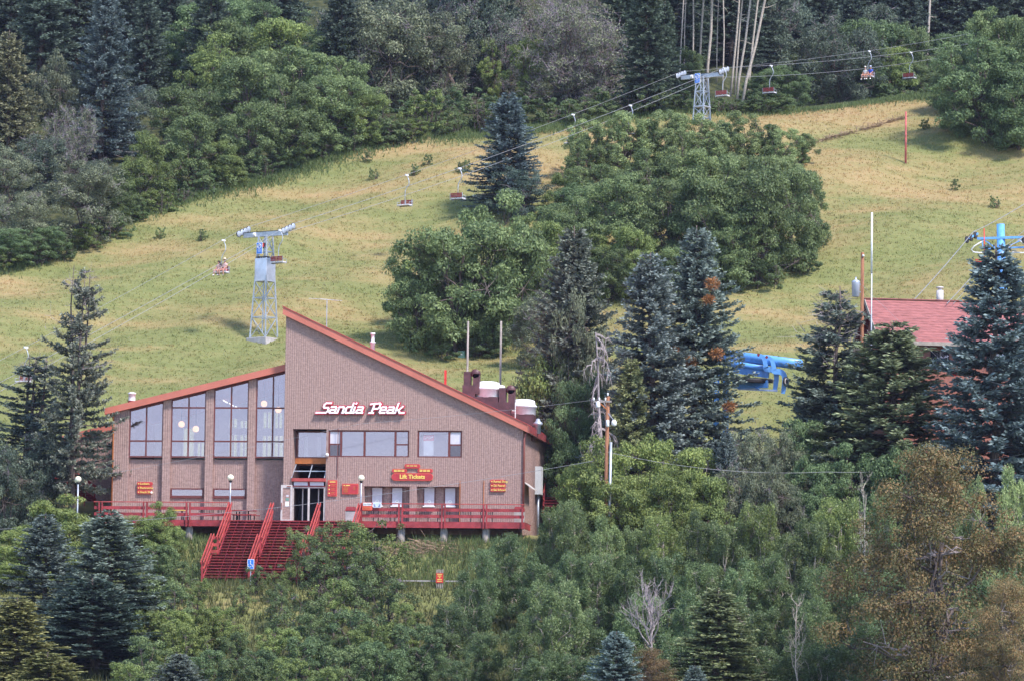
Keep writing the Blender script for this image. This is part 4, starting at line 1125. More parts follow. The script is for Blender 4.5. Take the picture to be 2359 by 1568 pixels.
picnic(560, -1.6, 'red', 'red topped picnic table at the head of the stairs')
picnic(407, -1.3, 'yellow', 'yellow topped table behind the left deck railing', 1.2)
for i, u in enumerate((846, 885, 923, 972, 1022, 1070, 1120, 477, 516)):
    y = -2.6; x = at(u, 1180, y).x
    o = empty('ski_rack', (x, y, ZD), 'dark barred ski rack standing on the deck behind the railing', 'rack', 'ski racks along the deck')
    MB().box(x-0.42, x+0.42, y-0.05, y+0.05, ZD+0.80, ZD+0.90).build('top_bar', M['red'], o)
    MB().box(x-0.42, x+0.42, y-0.03, y+0.03, ZD+0.38, ZD+0.43).build('low_bar', M['red'], o)
    for sx in (-0.40, 0.40): MB().box(x+sx-0.03, x+sx+0.03, y-0.03, y+0.03, ZD, ZD+0.80).build('leg', M['black'], o)
    for k in range(6): MB().box(x-0.30+k*0.11, x-0.26+k*0.11, y-0.028, y+0.028, ZD+0.43, ZD+0.80).build('bar', M['black'], o)
def bin_(u, y, label):
    x = at(u, 1185, y).x
    o = empty('litter_bin', (x, y, ZD), label, 'bin')
    m = MB(); m.add([(x-0.3, y-0.28, ZD), (x+0.3, y-0.28, ZD), (x+0.3, y+0.28, ZD), (x-0.3, y+0.28, ZD), (x-0.33, y-0.31, ZD+0.72), (x+0.33, y-0.31, ZD+0.72), (x+0.33, y+0.31, ZD+0.72), (x-0.33, y+0.31, ZD+0.72)],
                    [(0, 3, 2, 1), (4, 5, 6, 7), (0, 1, 5, 4), (1, 2, 6, 5), (2, 3, 7, 6), (3, 0, 4, 7)])
    m.build('drum', M['concrete'], o)
    m = MB(); m.prism([(x-0.35, ZD+0.78), (x+0.35, ZD+0.78), (x+0.26, ZD+1.05), (x-0.26, ZD+1.05)], y-0.3, y+0.3); m.build('lid', M['red'], o)
    MB().box(x-0.30, x+0.30, y-0.27, y+0.27, ZD+0.72, ZD+0.78).build('slot', M['black'], o)
bin_(808, -1.2, 'grey litter bin with a red lid beside the entrance')
bin_(1196, -2.6, 'grey litter bin with a red lid at the far end of the deck')
# notices hung on the railing by the stairs
def notice(u0, u1, v0, v1, label, base, parts):
    y = YD-0.24
    a = at(u0, v1, y); b = at(u1, v0, y)
    o = pill(a.x, b.x, a.z, b.z, y, y+0.03, 0.05).build('rail_notice', M[base])
    tag(o, label, 'sign')
    for f0, f1, g0_, g1_, mt in parts:
        MB().box(a.x+(b.x-a.x)*f0, a.x+(b.x-a.x)*f1, y-0.012, y-0.002, a.z+(b.z-a.z)*g0_, a.z+(b.z-a.z)*g1_).build('print', M[mt], o)
    return o
n1 = notice(834, 857.5, 1156, 1174, 'orange railing notice with a white caution panel', 'signedge', [(0.08, 0.92, 0.58, 0.96, 'white'), (0.12, 0.85, 0.30, 0.36, 'orange'), (0.12, 0.8, 0.16, 0.22, 'orange')])
c = at(845.5, 1160, YD-0.26)
text('CAUTION', 0.13, (c.x, c.z), M['steel'], n1, YD-0.262)
notice(858.5, 878, 1156, 1168, 'small blue and white railing notice with two arrows', 'white', [(0.06, 0.94, 0.1, 0.9, 'bluewhite'), (0.12, 0.36, 0.24, 0.36, 'bluesign'), (0.12, 0.2, 0.2, 0.7, 'bluesign'), (0.62, 0.88, 0.24, 0.36, 'bluesign'), (0.8, 0.88, 0.2, 0.7, 'bluesign')])
# wheelchair parking sign in front of the stairs
y = YD-7.6
c = at(577.5, 1298, y)
o = empty('parking_sign', (c.x, y, gz(c.x, y)), 'small blue and white wheelchair parking sign below the stairs', 'sign')
pill(c.x-0.22, c.x+0.22, c.z-0.32, c.z+0.32, y-0.02, y, 0.05).build('plate', M['white'], o)
pill(c.x-0.19, c.x+0.19, c.z-0.29, c.z+0.29, y-0.026, y-0.021, 0.04).build('field', M['bluesign'], o)
m = MB(); m.tube([(c.x-0.02, y-0.032, c.z+0.17), (c.x-0.03, y-0.032, c.z-0.02), (c.x+0.08, y-0.032, c.z-0.03), (c.x+0.12, y-0.032, c.z-0.18)], 0.022, 5)
m.tube([(c.x-0.08+0.11*math.cos(a), y-0.032, c.z-0.09+0.11*math.sin(a)) for a in np.linspace(2.2, 6.0, 9)], 0.018, 5); m.build('symbol', M['white'], o)
MB().lathe((c.x-0.02, y-0.03, c.z+0.2), [(0, 0), (0.035, 0), (0.035, 0.01), (0, 0.01)], 8, (0, -1, 0)).build('symbol', M['white'], o)
MB().box(c.x-0.03, c.x+0.03, y+0.001, y+0.05, gz(c.x, y)-0.3, c.z+0.3).build('post', M['steel'], o)
# red notice between grey posts on the bank, low rail beside it
y = -11.2
c = at(1012.5, 1326, y)
o = empty('trail_sign', (c.x, y, gz(c.x, y)), 'red notice with yellow lines between grey posts on the bank', 'sign')
for i, sx in enumerate((-0.18, -0.06, 0.06, 0.18)): MB().box(c.x+sx-0.04, c.x+sx+0.04, y, y+0.09, gz(c.x, y)-0.4, c.z+0.42+0.03*(i % 2)).build('post', M['polegrey'], o)
MB().box(c.x-0.23, c.x+0.23, y-0.04, y-0.002, c.z-0.42, c.z+0.2).build('board', M['brightred'], o)
for i, w in enumerate((0.16, 0.12, 0.05, 0.14, 0.16)): MB().box(c.x-w, c.x+w, y-0.05, y-0.041, c.z+0.1-i*0.11, c.z+0.15-i*0.11).build('text_line', M['yellow'], o)
gr = empty('guard_rail', (c.x-0.6, y+0.3, gz(c.x, y)), 'pale low guard rail on the bank behind the red notice', 'rail')
for a, b in ((-2.6, -0.3), (0.3, 1.6)):
    MB().bar((c.x+a, y+0.4, gz(c.x+a, y+0.4)+0.42), (c.x+b, y+0.4, gz(c.x+b, y+0.4)+0.42), 0.05, 0.08).build('rail', M['concrete'], gr)
for a in (-2.4, -1.2, 0.5, 1.4):
    MB().box(c.x+a-0.05, c.x+a+0.05, y+0.45, y+0.55, gz(c.x+a, y+0.5)-0.2, gz(c.x+a, y+0.5)+0.45).build('post', M['polegrey'], gr)
# heap of cut branches below the deck
g = np.random.default_rng(5); m = MB()
hc = at(978, 1238, -4.6)
for i in range(420):
    p0 = Vector((hc.x+g.normal(0, 1.35), -4.9+g.normal(0, 0.5), 0)); p0.z = gz(p0.x, p0.y)+abs(g.normal(0, 0.22))*max(0, 1-abs(p0.x-hc.x)/3)+0.04
    d = Vector((g.normal(0, 0.5), g.normal(0, 0.25), g.normal(0.05, 0.16)))
    m.tube([p0, p0+d*0.6, p0+d*1.1+Vector((0, 0, -0.05))], [0.02, 0.016, 0.007], 3, False)
tag(m.build('brush_heap', M['brush']), 'heap of dry cut branches lying under the deck edge', 'branches', kind='stuff')
# side stairs: right rear and left wing
def side_stairs(name, label, p0, p1, w, n, rail=True):
    o = empty(name, p0, label, 'staircase')
    d = p1-p0; h = Vector((d.x, d.y, 0)).normalized(); s = Vector((-h.y, h.x, 0))
    for i in range(n):
        c = p0+d*((i+0.5)/n)
        m = MB(); m.obox(c, h, s, (0, 0, 1), 0.16, w/2, 0.03); m.build('tread', M['red'], o)
        m = MB(); m.obox(c+h*0.15-Vector((0, 0, 0.09)), h, s, (0, 0, 1), 0.015, w/2-0.02, 0.055); m.build('riser_board', M['maroon'], o)
    for sg in (-1, 1):
        off = s*sg*(w/2+0.05)
        m = MB(); m.bar(p0+off, p1+off, 0.07, 0.3); m.build('stringer', M['red'], o)
        for up in (0.95, 0.5):
            m = MB(); m.bar(p0+off+Vector((0, 0, up)), p1+off+Vector((0, 0, up)), 0.06, 0.16); m.build('rail_board', M['redlight'], o)
        for t in (0.02, 0.5, 0.98):
            q = p0+d*t+off; MB().box(q.x-0.05, q.x+0.05, q.y-0.05, q.y+0.05, q.z-0.5, q.z+1.0).build('post', M['red'], o)
a = at(1274, 1168, 8.0); b = at(1287, 1078, 13.0)
side_stairs('side_staircase', 'narrow red stairs rising behind the right end of the lodge', a, b, 1.25, 14)
a = at(208, 1150, 5.5); b = at(112, 1085, 6.5)
side_stairs('side_staircase', 'shaded red stairs along the rear wing behind the sparse spruce', a, b, 1.3, 12)
pl = empty('landing_fence', at(140, 1080, 7.6), 'red landing fence half hidden behind the dark oak', 'fence')
for z, v in ((0.9, 0), (0.5, 0), (0.1, 0)):
    q0 = at(100, 1095, 7.6); q1 = at(152, 1095, 7.6)
    MB().box(q0.x, q1.x, 7.55, 7.6, q0.z+z, q0.z+z+0.2).build('rail_board', M['red'], pl)
for u in (102, 126, 150):
    q = at(u, 1095, 7.6); MB().box(q.x-0.06, q.x+0.06, 7.601, 7.7, q.z-1.6, q.z+1.2).build('post', M['red'], pl)
# ------------------------------------------------------------------ chairlift
LD = Vector((0.466, 0.885, 0.0))                     # up the line
LP = Vector((0.885, -0.466, 0.0))                    # along the cross arms
def lift_tower(u, v_arm, y, h, label, boxed, sign_v, hw=2.3):
    top = at(u, v_arm, y)
    o = empty('lift_tower', (top.x, y, top.z-h), label, 'tower', 'lattice towers of the grey chairlift')
    b0, b1 = 0.77, 0.38
    base = Vector((top.x, y, top.z-h))
    def corner(sx, sy, f): 
        w = b0+(b1-b0)*f
        return base+LP*sx*w+LD*sy*w+Vector((0, 0, h*f))
    C4 = [(-1, -1), (1, -1), (1, 1), (-1, 1)]
    for c in C4:
        m = MB(); m.bar(corner(*c, 0), corner(*c, 0.985), 0.085, 0.085, up=LP); m.build('leg', M['steel'], o)
    lv = [0.0, 0.2, 0.385, 0.545, 0.66, 0.83, 0.97]
    for i in range(len(lv)-1):
        for a in range(4):
            c0, c1 = C4[a], C4[(a+1) % 4]
            m = MB(); m.bar(corner(*c0, lv[i]), corner(*c1, lv[i]), 0.065, 0.065); m.build('girt', M['steel'], o)
            p, q = (c0, c1) if (i+a) % 2 else (c1, c0)
            m = MB(); m.bar(corner(*p, lv[i]), corner(*q, lv[i+1]), 0.042, 0.042); m.build('brace', M['steel'], o)
            if a in (0, 1):
                m = MB(); m.bar(corner(*q, lv[i]), corner(*p, lv[i+1]), 0.04, 0.04); m.build('brace', M['steel'], o)
    zg = gz(top.x, y)
    fb = min(zg-0.6, base.z-0.7)
    m = MB(); m.obox((base.x, base.y, (fb+base.z)/2), LP, LD, (0, 0, 1), 0.98, 0.98, (base.z-fb)/2); m.build('footing', M['concrete'], o, bevel=0.03)
    if boxed:
        c = base+Vector((0, 0, h*0.655)); m = MB(); m.obox(c, LP, LD, (0, 0, 1), 0.58, 0.58, h*0.108); m.build('enclosure', M['sheet'], o, bevel=0.02)
        m = MB(); m.obox(base+Vector((0, 0, h*0.775)), LP, LD, (0, 0, 1), 0.54, 0.54, 0.04); m.build('collar', M['black'], o)
        m = MB(); m.obox(base+Vector((0, 0, h*0.885))-LD*0.42, LP, LD, (0, 0, 1), 0.22, 0.15, 0.2); m.build('lamp_box', M['black'], o)
        m = MB(); m.obox(base+Vector((0, 0, h*0.885))-LD*0.58+LP*0.12, LP, LD, (0, 0, 1), 0.17, 0.02, 0.15); m.build('red_plate', M['brightred'], o)
    else:
        m = MB(); m.obox(base+Vector((0, 0, h*0.665)), LP, LD, (0, 0, 1), 0.58, 0.58, 0.05); m.build('collar', M['steel'], o)
    arm = top+Vector((0, 0, 0))
    m = MB(); m.obox(arm, LP, LD, (0, 0, 1), hw-0.12, 0.16, 0.19); am = m.build('cross_arm', M['steel'], o)
    m = MB(); m.obox(arm+Vector((0, 0, 0.2)), LP, LD, (0, 0, 1), hw-0.1, 0.2, 0.02); m.build('arm_plate', M['black'], am)
    m = MB(); m.lathe(arm-LP*hw*0.42-LD*0.2, [(0.0, -0.1), (0.16, -0.1), (0.16, 0.1), (0.0, 0.1)], 12, LP); m.build('guide_wheel', M['alu'], am)
    # sign
    sp = at(u-5, sign_v, y)+Vector((0, 0, 0))
    fc = base+Vector((0, 0, sp.z-base.z))-LD*0.60-LP*0.12
    so_ = MB(); so_.obox(fc, LP, LD, (0, 0, 1), 0.29, 0.02, 0.46); so_ = so_.build('sign', M['white'], o)
    m = MB(); m.obox(fc-LD*0.025, LP, LD, (0, 0, 1), 0.255, 0.004, 0.425); m.build('field', M['bluesign'], so_)
    c2 = fc-LD*0.035+Vector((0, 0, 0.16))
    m = MB(); m.tube([c2+LP*0.17*math.cos(a)+Vector((0, 0, 0.17*math.sin(a))) for a in np.linspace(0, 2*math.pi, 17)], 0.028, 5); m.tube([c2-LP*0.07-Vector((0, 0, 0.06)), c2+LP*0.04+Vector((0, 0, 0.09))], 0.03, 5); m.build('symbol', M['white'], so_)
    for i in range(3):
        m = MB(); m.obox(fc-LD*0.033-Vector((0, 0, 0.1+i*0.09)), LP, LD, (0, 0, 1), 0.17-0.02*i, 0.003, 0.018); m.build('print', M['bluewhite'], so_)
    ends = []
    for sg in (-1, 1):
        c = arm+LP*sg*hw+Vector((0, 0, 0.34))
        sl_ = Vector((LD.x, LD.y, 0.40 if boxed else 0.34)).normalized()
        m = MB(); m.bar(c-sl_*0.85-Vector((0, 0, 0.12)), c+sl_*0.85-Vector((0, 0, 0.12)), 0.09, 0.12); sh = m.build('sheave_beam', M['steel'], o)
        for k in range(4):
            w = c+sl_*(-0.66+k*0.44)-Vector((0, 0, 0.02))
            m = MB(); m.lathe(w-LP*0.06, [(0.05, -0.02), (0.21, 0.0), (0.24, 0.02), (0.19, 0.06), (0.24, 0.10), (0.21, 0.12), (0.05, 0.14)], 16, LP); wh = m.build('sheave', M['steel'], sh, True)
            m = MB(); m.lathe(w-LP*0.06, [(0.235, 0.015), (0.262, 0.02), (0.262, 0.10), (0.235, 0.105)], 16, LP); m.build('tyre', M['rubber'], wh, True)
        ends.append(c+Vector((0, 0, 0.23)))
    return o, ends
tw1, (A1, B1) = lift_tower(612, 540, 45, 8.15, 'grey lattice lift tower with a sheet metal box above the lodge roof', True, 574, 2.22)
tw2, (A2, B2) = lift_tower(1617, 176, 100, 8.4, 'grey lattice lift tower with a blue sign among the tall aspen trunks', False, 183, 2.30)
A3 = at(2246, 76, 150); B3 = at(2290, 92, 149)
A0 = A1-LD*62+Vector((0, 0, -27)); B0 = B1-LD*62+Vector((0, 0, -27))
def rope(P, sag, label, r=0.014, n=24, name='haul_rope', mt='rope', group=None):
    pts = []
    for a, b in zip(P, P[1:]):
        for i in range(n):
            t = i/n; q = a.lerp(b, t); pts.append(q-Vector((0, 0, sag*4*t*(1-t))))
    pts.append(P[-1])
    o = MB().tube(pts, r, 5).build(name, M[mt]); tag(o, label, 'cable', group)
    return pts
ra = rope([A0, A1, A2, A3], 0.42, 'steel haul rope on the left sheaves of the grey towers')
rb = rope([B0, B1, B2, B3], 0.42, 'steel haul rope on the right sheaves of the grey towers', 0.018)
rope([B0-LP*1.2-Vector((0, 0, 0.9)), B1-LP*1.35-Vector((0, 0, 0.75)), B2-LP*1.35-Vector((0, 0, 0.75)), B3-LP*1.4-Vector((0, 0, 0.9))], 0.7, 'thin signal cable strung under the grey cross arms', 0.016, mt='wire')
def proj(p):
    d = p-CAM; z = d.dot(FWD)
    return PW/2+FPX*d.dot(RGT)/z, PH/2-FPX*d.dot(UPV)/z
def on_rope(pts, u):
    best = None
    for a, b in zip(pts, pts[1:]):
        ua, ub = proj(a)[0], proj(b)[0]
        if ua <= u <= ub: return a.lerp(b, (u-ua)/(ub-ua))
    return pts[0]
# one chair, built facing +y with its grip at the origin
def make_chair(mirror, label):
    s = -1 if mirror else 1
    o = empty('lift_chair', (0, 0, 0), label, 'chair', 'chairs of the grey chairlift')
    MB().obox((0.02*s, 0, -0.02), (1, 0, 0), (0, 1, 0), (0, 0, 1), 0.05, 0.2, 0.06).build('grip', M['alu'], o)
    MB().tube([(0.0, 0, -0.06), (-0.16*s, 0, -0.35), (-0.24*s, 0, -0.62), (-0.20*s, 0, -0.82), (0.02*s, 0, -1.10), (0.14*s, 0, -1.32), (0.16*s, 0, -1.6), (0.16*s, 0, -2.62)], 0.032, 7).build('hanger', M['steel'], o, True)
    cx = 0.16*s
    MB().bar((cx-0.62, -0.1, -2.60), (cx+0.62, -0.1, -2.60), 0.05, 0.05).build('seat_frame', M['black'], o)
    for sg in (-1, 1):
        c = cx+sg*0.30
        MB().box(c-0.28, c+0.28, -0.2, 0.28, -2.56, -2.46).build('cushion', M['cushion'], o, bevel=0.02)
        for k in range(3): MB().box(c-0.28, c+0.28, -0.26+0.02*k*0, -0.22, -2.42+k*0.125, -2.315+k*0.125).build('back_slat', M['chairred'], o)
        x = cx+sg*0.62
        MB().tube([(x, -0.24, -2.05), (x, -0.24, -2.6), (x, 0.24, -2.6), (x, 0.24, -2.28), (x, -0.2, -2.24)], 0.018, 5).build('side_frame', M['steel'], o)
        MB().box(c-0.25, c-0.21, -0.215, -0.19, -2.6, -2.05).build('back_post', M['steel'], o)
    return o
chA = make_chair(False, 'x'); chB = make_chair(True, 'x')
yaw_up = math.atan2(-LD.x, LD.y)
A_L = [(60, 'empty lift chair glimpsed behind the half bare spruce'), (515, 'lift chair carrying a rider in a wide straw hat'), (937, 'empty lift chair out over open meadow left of the blue spruce, on the left rope'),
       (1320, 'empty lift chair whose seat hides in the thicket beyond the blue spruce'), (2002, 'lift chair carrying a rider in white and one in blue')]
B_L = [(646, 'empty lift chair hanging beside the sheet metal box of the tower'), (1059, 'empty lift chair whose seat touches the thicket top by the blue spruce'), (1452, 'empty lift chair seen through the thin top of the thicket'),
       (1668, 'empty lift chair below the right sheaves by the aspen trunks'), (1776, 'empty lift chair against the dark woods next to the aspen trunks'), (2098, 'empty lift chair beside the lone pale trunk near the big locust')]
seats = {}
for pts, L_, ch, back in ((ra, A_L, chA, True), (rb, B_L, chB, False)):
    for i, (u, lab) in enumerate(L_):
        o = ch if i == 0 else copy_tree(ch)
        p = on_rope(pts, u)
        o.location = p-Vector((0, 0, 0.03)); o.rotation_euler = (0, 0, yaw_up+(math.pi if back else 0))
        o['label'] = lab; seats[u] = o
# ------------------------------------------------------------------ riders
def skin_mesh(name, joints, edges, levels=2):
    me = bpy.data.meshes.new(name); me.from_pydata([j[0] for j in joints], edges, [])
    ob = bpy.data.objects.new(name, me); col.objects.link(ob)
    ob.modifiers.new('s', 'SKIN'); me.skin_vertices[0].data[0].use_root = True
    for i, j in enumerate(joints): me.skin_vertices[0].data[i].radius = (j[1], j[1] if len(j) < 3 else j[2])
    ss = ob.modifiers.new('u', 'SUBSURF'); ss.levels = levels; ss.render_levels = levels
    dg = bpy.context.evaluated_depsgraph_get()
    out = bpy.data.meshes.new_from_object(ob.evaluated_get(dg))
    bpy.data.objects.remove(ob); out.polygons.foreach_set('use_smooth', [True]*len(out.polygons))
    return out
def rider(chair, sx, label, shirt, shorts, hat, spread, scale=1.0, shoes='shoe', twist=0.0):
    o = empty('person', chair.location, label, 'person', rz=chair.rotation_euler[2])
    cx = 0.16+sx*0.30
    zs = -2.46
    P = lambda x, y, z: (cx+x*scale, -0.04+y*scale, zs+0.11*scale+z*scale)
    J = [(P(0, 0, 0), 0.13, 0.11), (P(0, -0.03, 0.25), 0.13, 0.10), (P(0, -0.02, 0.46), 0.15, 0.10), (P(0, 0.0, 0.58), 0.055), (P(0, 0.03, 0.66), 0.075, 0.085), (P(0, 0.03, 0.80), 0.08, 0.09), (P(0, 0.03, 0.87), 0.05)]
    E = [(0, 1), (1, 2), (2, 3), (3, 4), (4, 5), (5, 6)]
    hands = []
    for sg in (-1, 1):
        n = len(J)
        J += [(P(sg*0.17, -0.01, 0.47), 0.058), (P(sg*0.24, 0.06, 0.24), 0.045), (P(sg*0.15, 0.26, 0.13), 0.036), (P(sg*0.12, 0.33, 0.12), 0.030, 0.02)]
        E += [(2, n), (n, n+1), (n+1, n+2), (n+2, n+3)]
        n = len(J)
        J += [(P(sg*0.10, 0.04, 0.0), 0.085), (P(sg*(0.13+spread), 0.42, 0.02), 0.062), (P(sg*(0.14+spread), 0.44, -0.16), 0.054), (P(sg*(0.14+spread*1.1), 0.40, -0.40), 0.038), (P(sg*(0.15+spread*1.2), 0.52, -0.44), 0.032, 0.028)]
        E += [(0, n), (n, n+1), (n+1, n+2), (n+2, n+3), (n+3, n+4)]
    me = skin_mesh('body', J, E); me.materials.append(M['skin'])
    bo = bpy.data.objects.new('body', me); col.objects.link(bo); bo.parent = o
    def cloth(nm, joints, edges, mt):
        c = skin_mesh(nm, joints, edges); c.materials.append(M[mt]); q = bpy.data.objects.new(nm, c); col.objects.link(q); q.parent = o
    k = 1.14
    js = [(P(0, 0, 0.03), 0.15, 0.13), (P(0, -0.03, 0.25), 0.15, 0.12), (P(0, -0.02, 0.47), 0.165, 0.115), (P(0, 0, 0.545), 0.08)]
    es = [(0, 1), (1, 2), (2, 3)]
    for sg in (-1, 1):
        n = len(js); js += [(P(sg*0.175, -0.01, 0.47), 0.072), (P(sg*0.225, 0.035, 0.30), 0.062)]; es += [(2, n), (n, n+1)]
    cloth('shirt', js, es, shirt)
    js = [(P(0, 0, 0.02), 0.148, 0.125)]; es = []
    for sg in (-1, 1):
        n = len(js); js += [(P(sg*0.10, 0.05, 0.0), 0.10), (P(sg*(0.125+spread*0.8), 0.33, 0.015), 0.085)]; es += [(0, n), (n, n+1)]
    cloth('shorts', js, es, shorts)
    for sg in (-1, 1):
        a = P(sg*(0.14+spread*1.1), 0.40, -0.42); b = P(sg*(0.16+spread*1.2), 0.58, -0.46)
        m = MB(); m.tube([a, ((a[0]+b[0])/2, (a[1]+b[1])/2, (a[2]+b[2])/2+0.01), b], [0.052, 0.052, 0.035], 8)
        me = m.mesh('shoe', smooth=True); me.materials.append(M[shoes]); q = bpy.data.objects.new('shoe', me); col.objects.link(q); q.parent = o
    h = P(0, 0.03, 0.86)
    def local(nm, m, mt):
        me = m.mesh(nm, smooth=True); me.materials.append(M[mt]); q = bpy.data.objects.new(nm, me); col.objects.link(q); q.parent = o
    if hat == 'straw':
        local('hat', MB().lathe((h[0], h[1], h[2]-0.02), [(0.24, -0.02), (0.25, 0.0), (0.11, 0.03), (0.10, 0.10), (0.05, 0.15), (0.0, 0.15)], 16), 'straw_hat')
    elif hat == 'hair':
        m = ball((h[0], h[1]-0.035, h[2]-0.06), 0.115, 12, 1.05); m.tube([(h[0], h[1]-0.07, h[2]-0.05), (h[0], h[1]-0.10, h[2]-0.25), (h[0], h[1]-0.09, h[2]-0.42)], [0.115, 0.14, 0.08], 8); local('hair', m, 'hair')
    else:
        local('cap', MB().lathe((h[0], h[1], h[2]-0.05), [(0.105, -0.01), (0.105, 0.03), (0.085, 0.09), (0.0, 0.115)], 12), hat)
        local('cap_peak', MB().box(h[0]-0.07, h[0]+0.07, h[1]+0.08, h[1]+0.20, h[2]-0.06, h[2]-0.045), hat)
    # eyes and mouth are a pixel at this distance but the face keeps them
    for ex in (-0.032, 0.032): local('eye', ball((h[0]+ex, h[1]+0.088, h[2]-0.115), 0.011, 6), 'black')
    local('nose', ball((h[0], h[1]+0.098, h[2]-0.14), 0.016, 6), 'skin')
    local('mouth', MB().box(h[0]-0.025, h[0]+0.025, h[1]+0.082, h[1]+0.092, h[2]-0.182, h[2]-0.172), 'signred')
    return o
c = seats[515]
rider(c, 1, 'person with long dark hair and pink top riding the lift chair', 'pinkshirt', 'pinkshorts', 'hair', 0.08, 0.86, 'cushion')
rider(c, -1, 'person in a straw hat and pink shirt riding the lift chair', 'pinkshirt', 'pinkshorts', 'straw', 0.04)
c = seats[2002]
rider(c, 1, 'person in a white shirt and cap on the far lift chair', 'white', 'tanshorts', 'white', 0.03, 1.0, 'white')
rider(c, -1, 'person in a blue shirt and pale cap on the far lift chair', 'blueshirt', 'tanshorts', 'bluewhite', 0.06, 1.0, 'white')
# ------------------------------------------------------------------ poles and wires
def round_pole(name, label, cat, u, v0, v1, y, r, mt, base=None, lean=0.0):
    t = at(u, v0, y); zb = gz(t.x, y)-0.4 if base is None else base
    o = empty(name, (t.x, y, zb+0.4), label, cat)
    MB().tube([(t.x-lean, y, zb), (t.x, y, t.z)], [r, r*0.8], 9).build('shaft', M[mt], o, True)
    return o, t
o, t = round_pole('timber_pole', 'bare grey pole standing behind the duct with the curled top', 'pole', 1078, 740, 856, 19.5, 0.09, 'polegrey')
o, t = round_pole('timber_pole', 'bare grey pole rising behind the two aluminium fan hoods', 'pole', 1154, 740, 900, 20.5, 0.09, 'polegrey')
o, t = round_pole('marker_pole', 'tall faded red pole standing alone on the upper meadow', 'pole', 2086, 258, 378, ground(2085, 378).y, 0.10, 'polepaint')
# utility pole in front of the pale locusts
o, PT = round_pole('utility_pole', 'brown utility pole with crossarm and insulators rising from the aspens', 'pole', 1400, 912, 1165, -7.0, 0.15, 'pole', lean=0.12)
ca = MB(); ca.bar((PT.x-0.95, -7.05, PT.z-0.35), (PT.x+0.25, -7.18, PT.z-0.35), 0.1, 0.12); ca = ca.build('crossarm', M['polegrey'], o)
for k, sx in enumerate((-0.9, -0.55, -0.15, 0.0)):
    MB().lathe((PT.x+sx, -7.12, PT.z-(0.29 if k < 3 else -0.02)), [(0.03, 0), (0.06, 0.05), (0.04, 0.09), (0.06, 0.13), (0.03, 0.2)], 9).build('insulator', M['white'], ca, True)
MB().bar((PT.x-0.6, -7.1, PT.z-0.35), (PT.x-0.06, -7.1, PT.z-0.85), 0.05, 0.05).build('brace', M['orange'], o)
MB().lathe((PT.x-0.62, -7.25, PT.z-0.75), [(0.12, 0), (0.14, 0.05), (0.14, 0.32), (0.06, 0.4)], 10).build('cutout', M['alu'], o, True)
MB().lathe((PT.x+0.42, -7.1, PT.z-1.95), [(0.08, 0), (0.17, 0.08), (0.17, 0.30), (0.08, 0.42)], 10).build('security_lamp', M['white'], o, True)
MB().lathe((PT.x+0.02, -7.25, PT.z-2.0), [(0.06, 0), (0.11, 0.05), (0.11, 0.42), (0.06, 0.46)], 10).build('meter', M['white'], o, True)
MB().tube([(PT.x+0.02, -7.1, PT.z-1.1), (PT.x+0.4, -7.1, PT.z-1.55)], 0.02, 5).build('lamp_arm', M['steel'], o)
MB().tube([(PT.x+0.17, -7.12, gz(PT.x, -7)-0.3), (PT.x+0.24, -7.12, at(1404, 1018, -7).z)], 0.085, 8).build('conduit', M['steel'], o, True)
# pole with transformer beside the red roofed house
o, TT = round_pole('utility_pole', 'dark utility pole carrying a grey transformer beside the red roof', 'pole', 1986, 582, 780, 5.0, 0.145, 'pole')
MB().lathe((TT.x-0.42, 4.8, at(1986, 685, 5).z), [(0.20, 0), (0.25, 0.04), (0.28, 1.0), (0.29, 1.05), (0.12, 1.14), (0.05, 1.2), (0.05, 1.34)], 16).build('transformer', M['sheet'], o, True)
for dz in (0.3, 0.8): MB().box(TT.x-0.2, TT.x-0.1, 4.85, 4.95, at(1986, 685, 5).z+dz, at(1986, 685, 5).z+dz+0.1).build('bracket', M['steel'], o)
MB().lathe((TT.x+0.06, 4.85, TT.z-0.3), [(0.05, 0), (0.09, 0.06), (0.05, 0.14)], 9).build('insulator', M['alu'], o, True)
o, t = round_pole('antenna_mast', 'slim white antenna mast rising in front of the red roof', 'antenna', 2008, 492, 780, 4.2, 0.055, 'steel')
MB().tube([(t.x-0.005, 4.15, t.z-4.0), (t.x, 4.15, t.z+0.05)], 0.065, 8).build('whip', M['white'], o, True)
MB().bar((t.x-0.1, 4.15, at(2008, 763, 4.2).z), (t.x+0.55, 4.15, at(2008, 763, 4.2).z), 0.06, 0.07).build('stay', M['black'], o)
def wire(pts, label, r=0.014, sag=0.4): 
    return rope([Vector(p) for p in pts], sag, label, r, 14, 'service_wire', 'wire')
wire([at(-30, 1219, -9), at(655, 1166, -8), (PT.x-0.9, -7.1, PT.z-4.2)], 'pale service wire crossing the lodge front to the brown pole', 0.013, 0.15)
wire([at(250, 1090, -6), at(830, 975, -6.5), (PT.x-0.55, -7.1, PT.z-0.2)], 'thin wire rising across the front wall to the pole crossarm', 0.009, 0.1)
wire([(PT.x, -7.1, PT.z-3.6), at(1900, 1086, -5), at(2420, 1030, -3)], 'pale wire sagging from the brown pole towards the big blue spruce', 0.012, 0.5)
bc = at(2200, 858, -3.2)
wire([(TT.x, 5, TT.z-2.2), bc, at(2420, 905, -8)], 'thin wire holding the red marker ball', 0.008, 0.1)
tag(ball(bc, 0.22, 16).build('marker_ball', M['brightred'], None, True), 'round red marker ball hung on a wire before the blue spruce', 'ball')
c = ground(1063, 824)
o = MB().box(c.x-0.26, c.x+0.26, c.y-0.2, c.y+0.2, c.z-0.1, c.z+0.5).build('utility_box', M['greenbox'], None, bevel=0.02); tag(o, 'small green utility box in the grass behind the lodge', 'box')
MB().box(c.x-0.05, c.x+0.08, c.y-0.22, c.y-0.201, c.z+0.22, c.z+0.32).build('label_plate', M['white'], o)
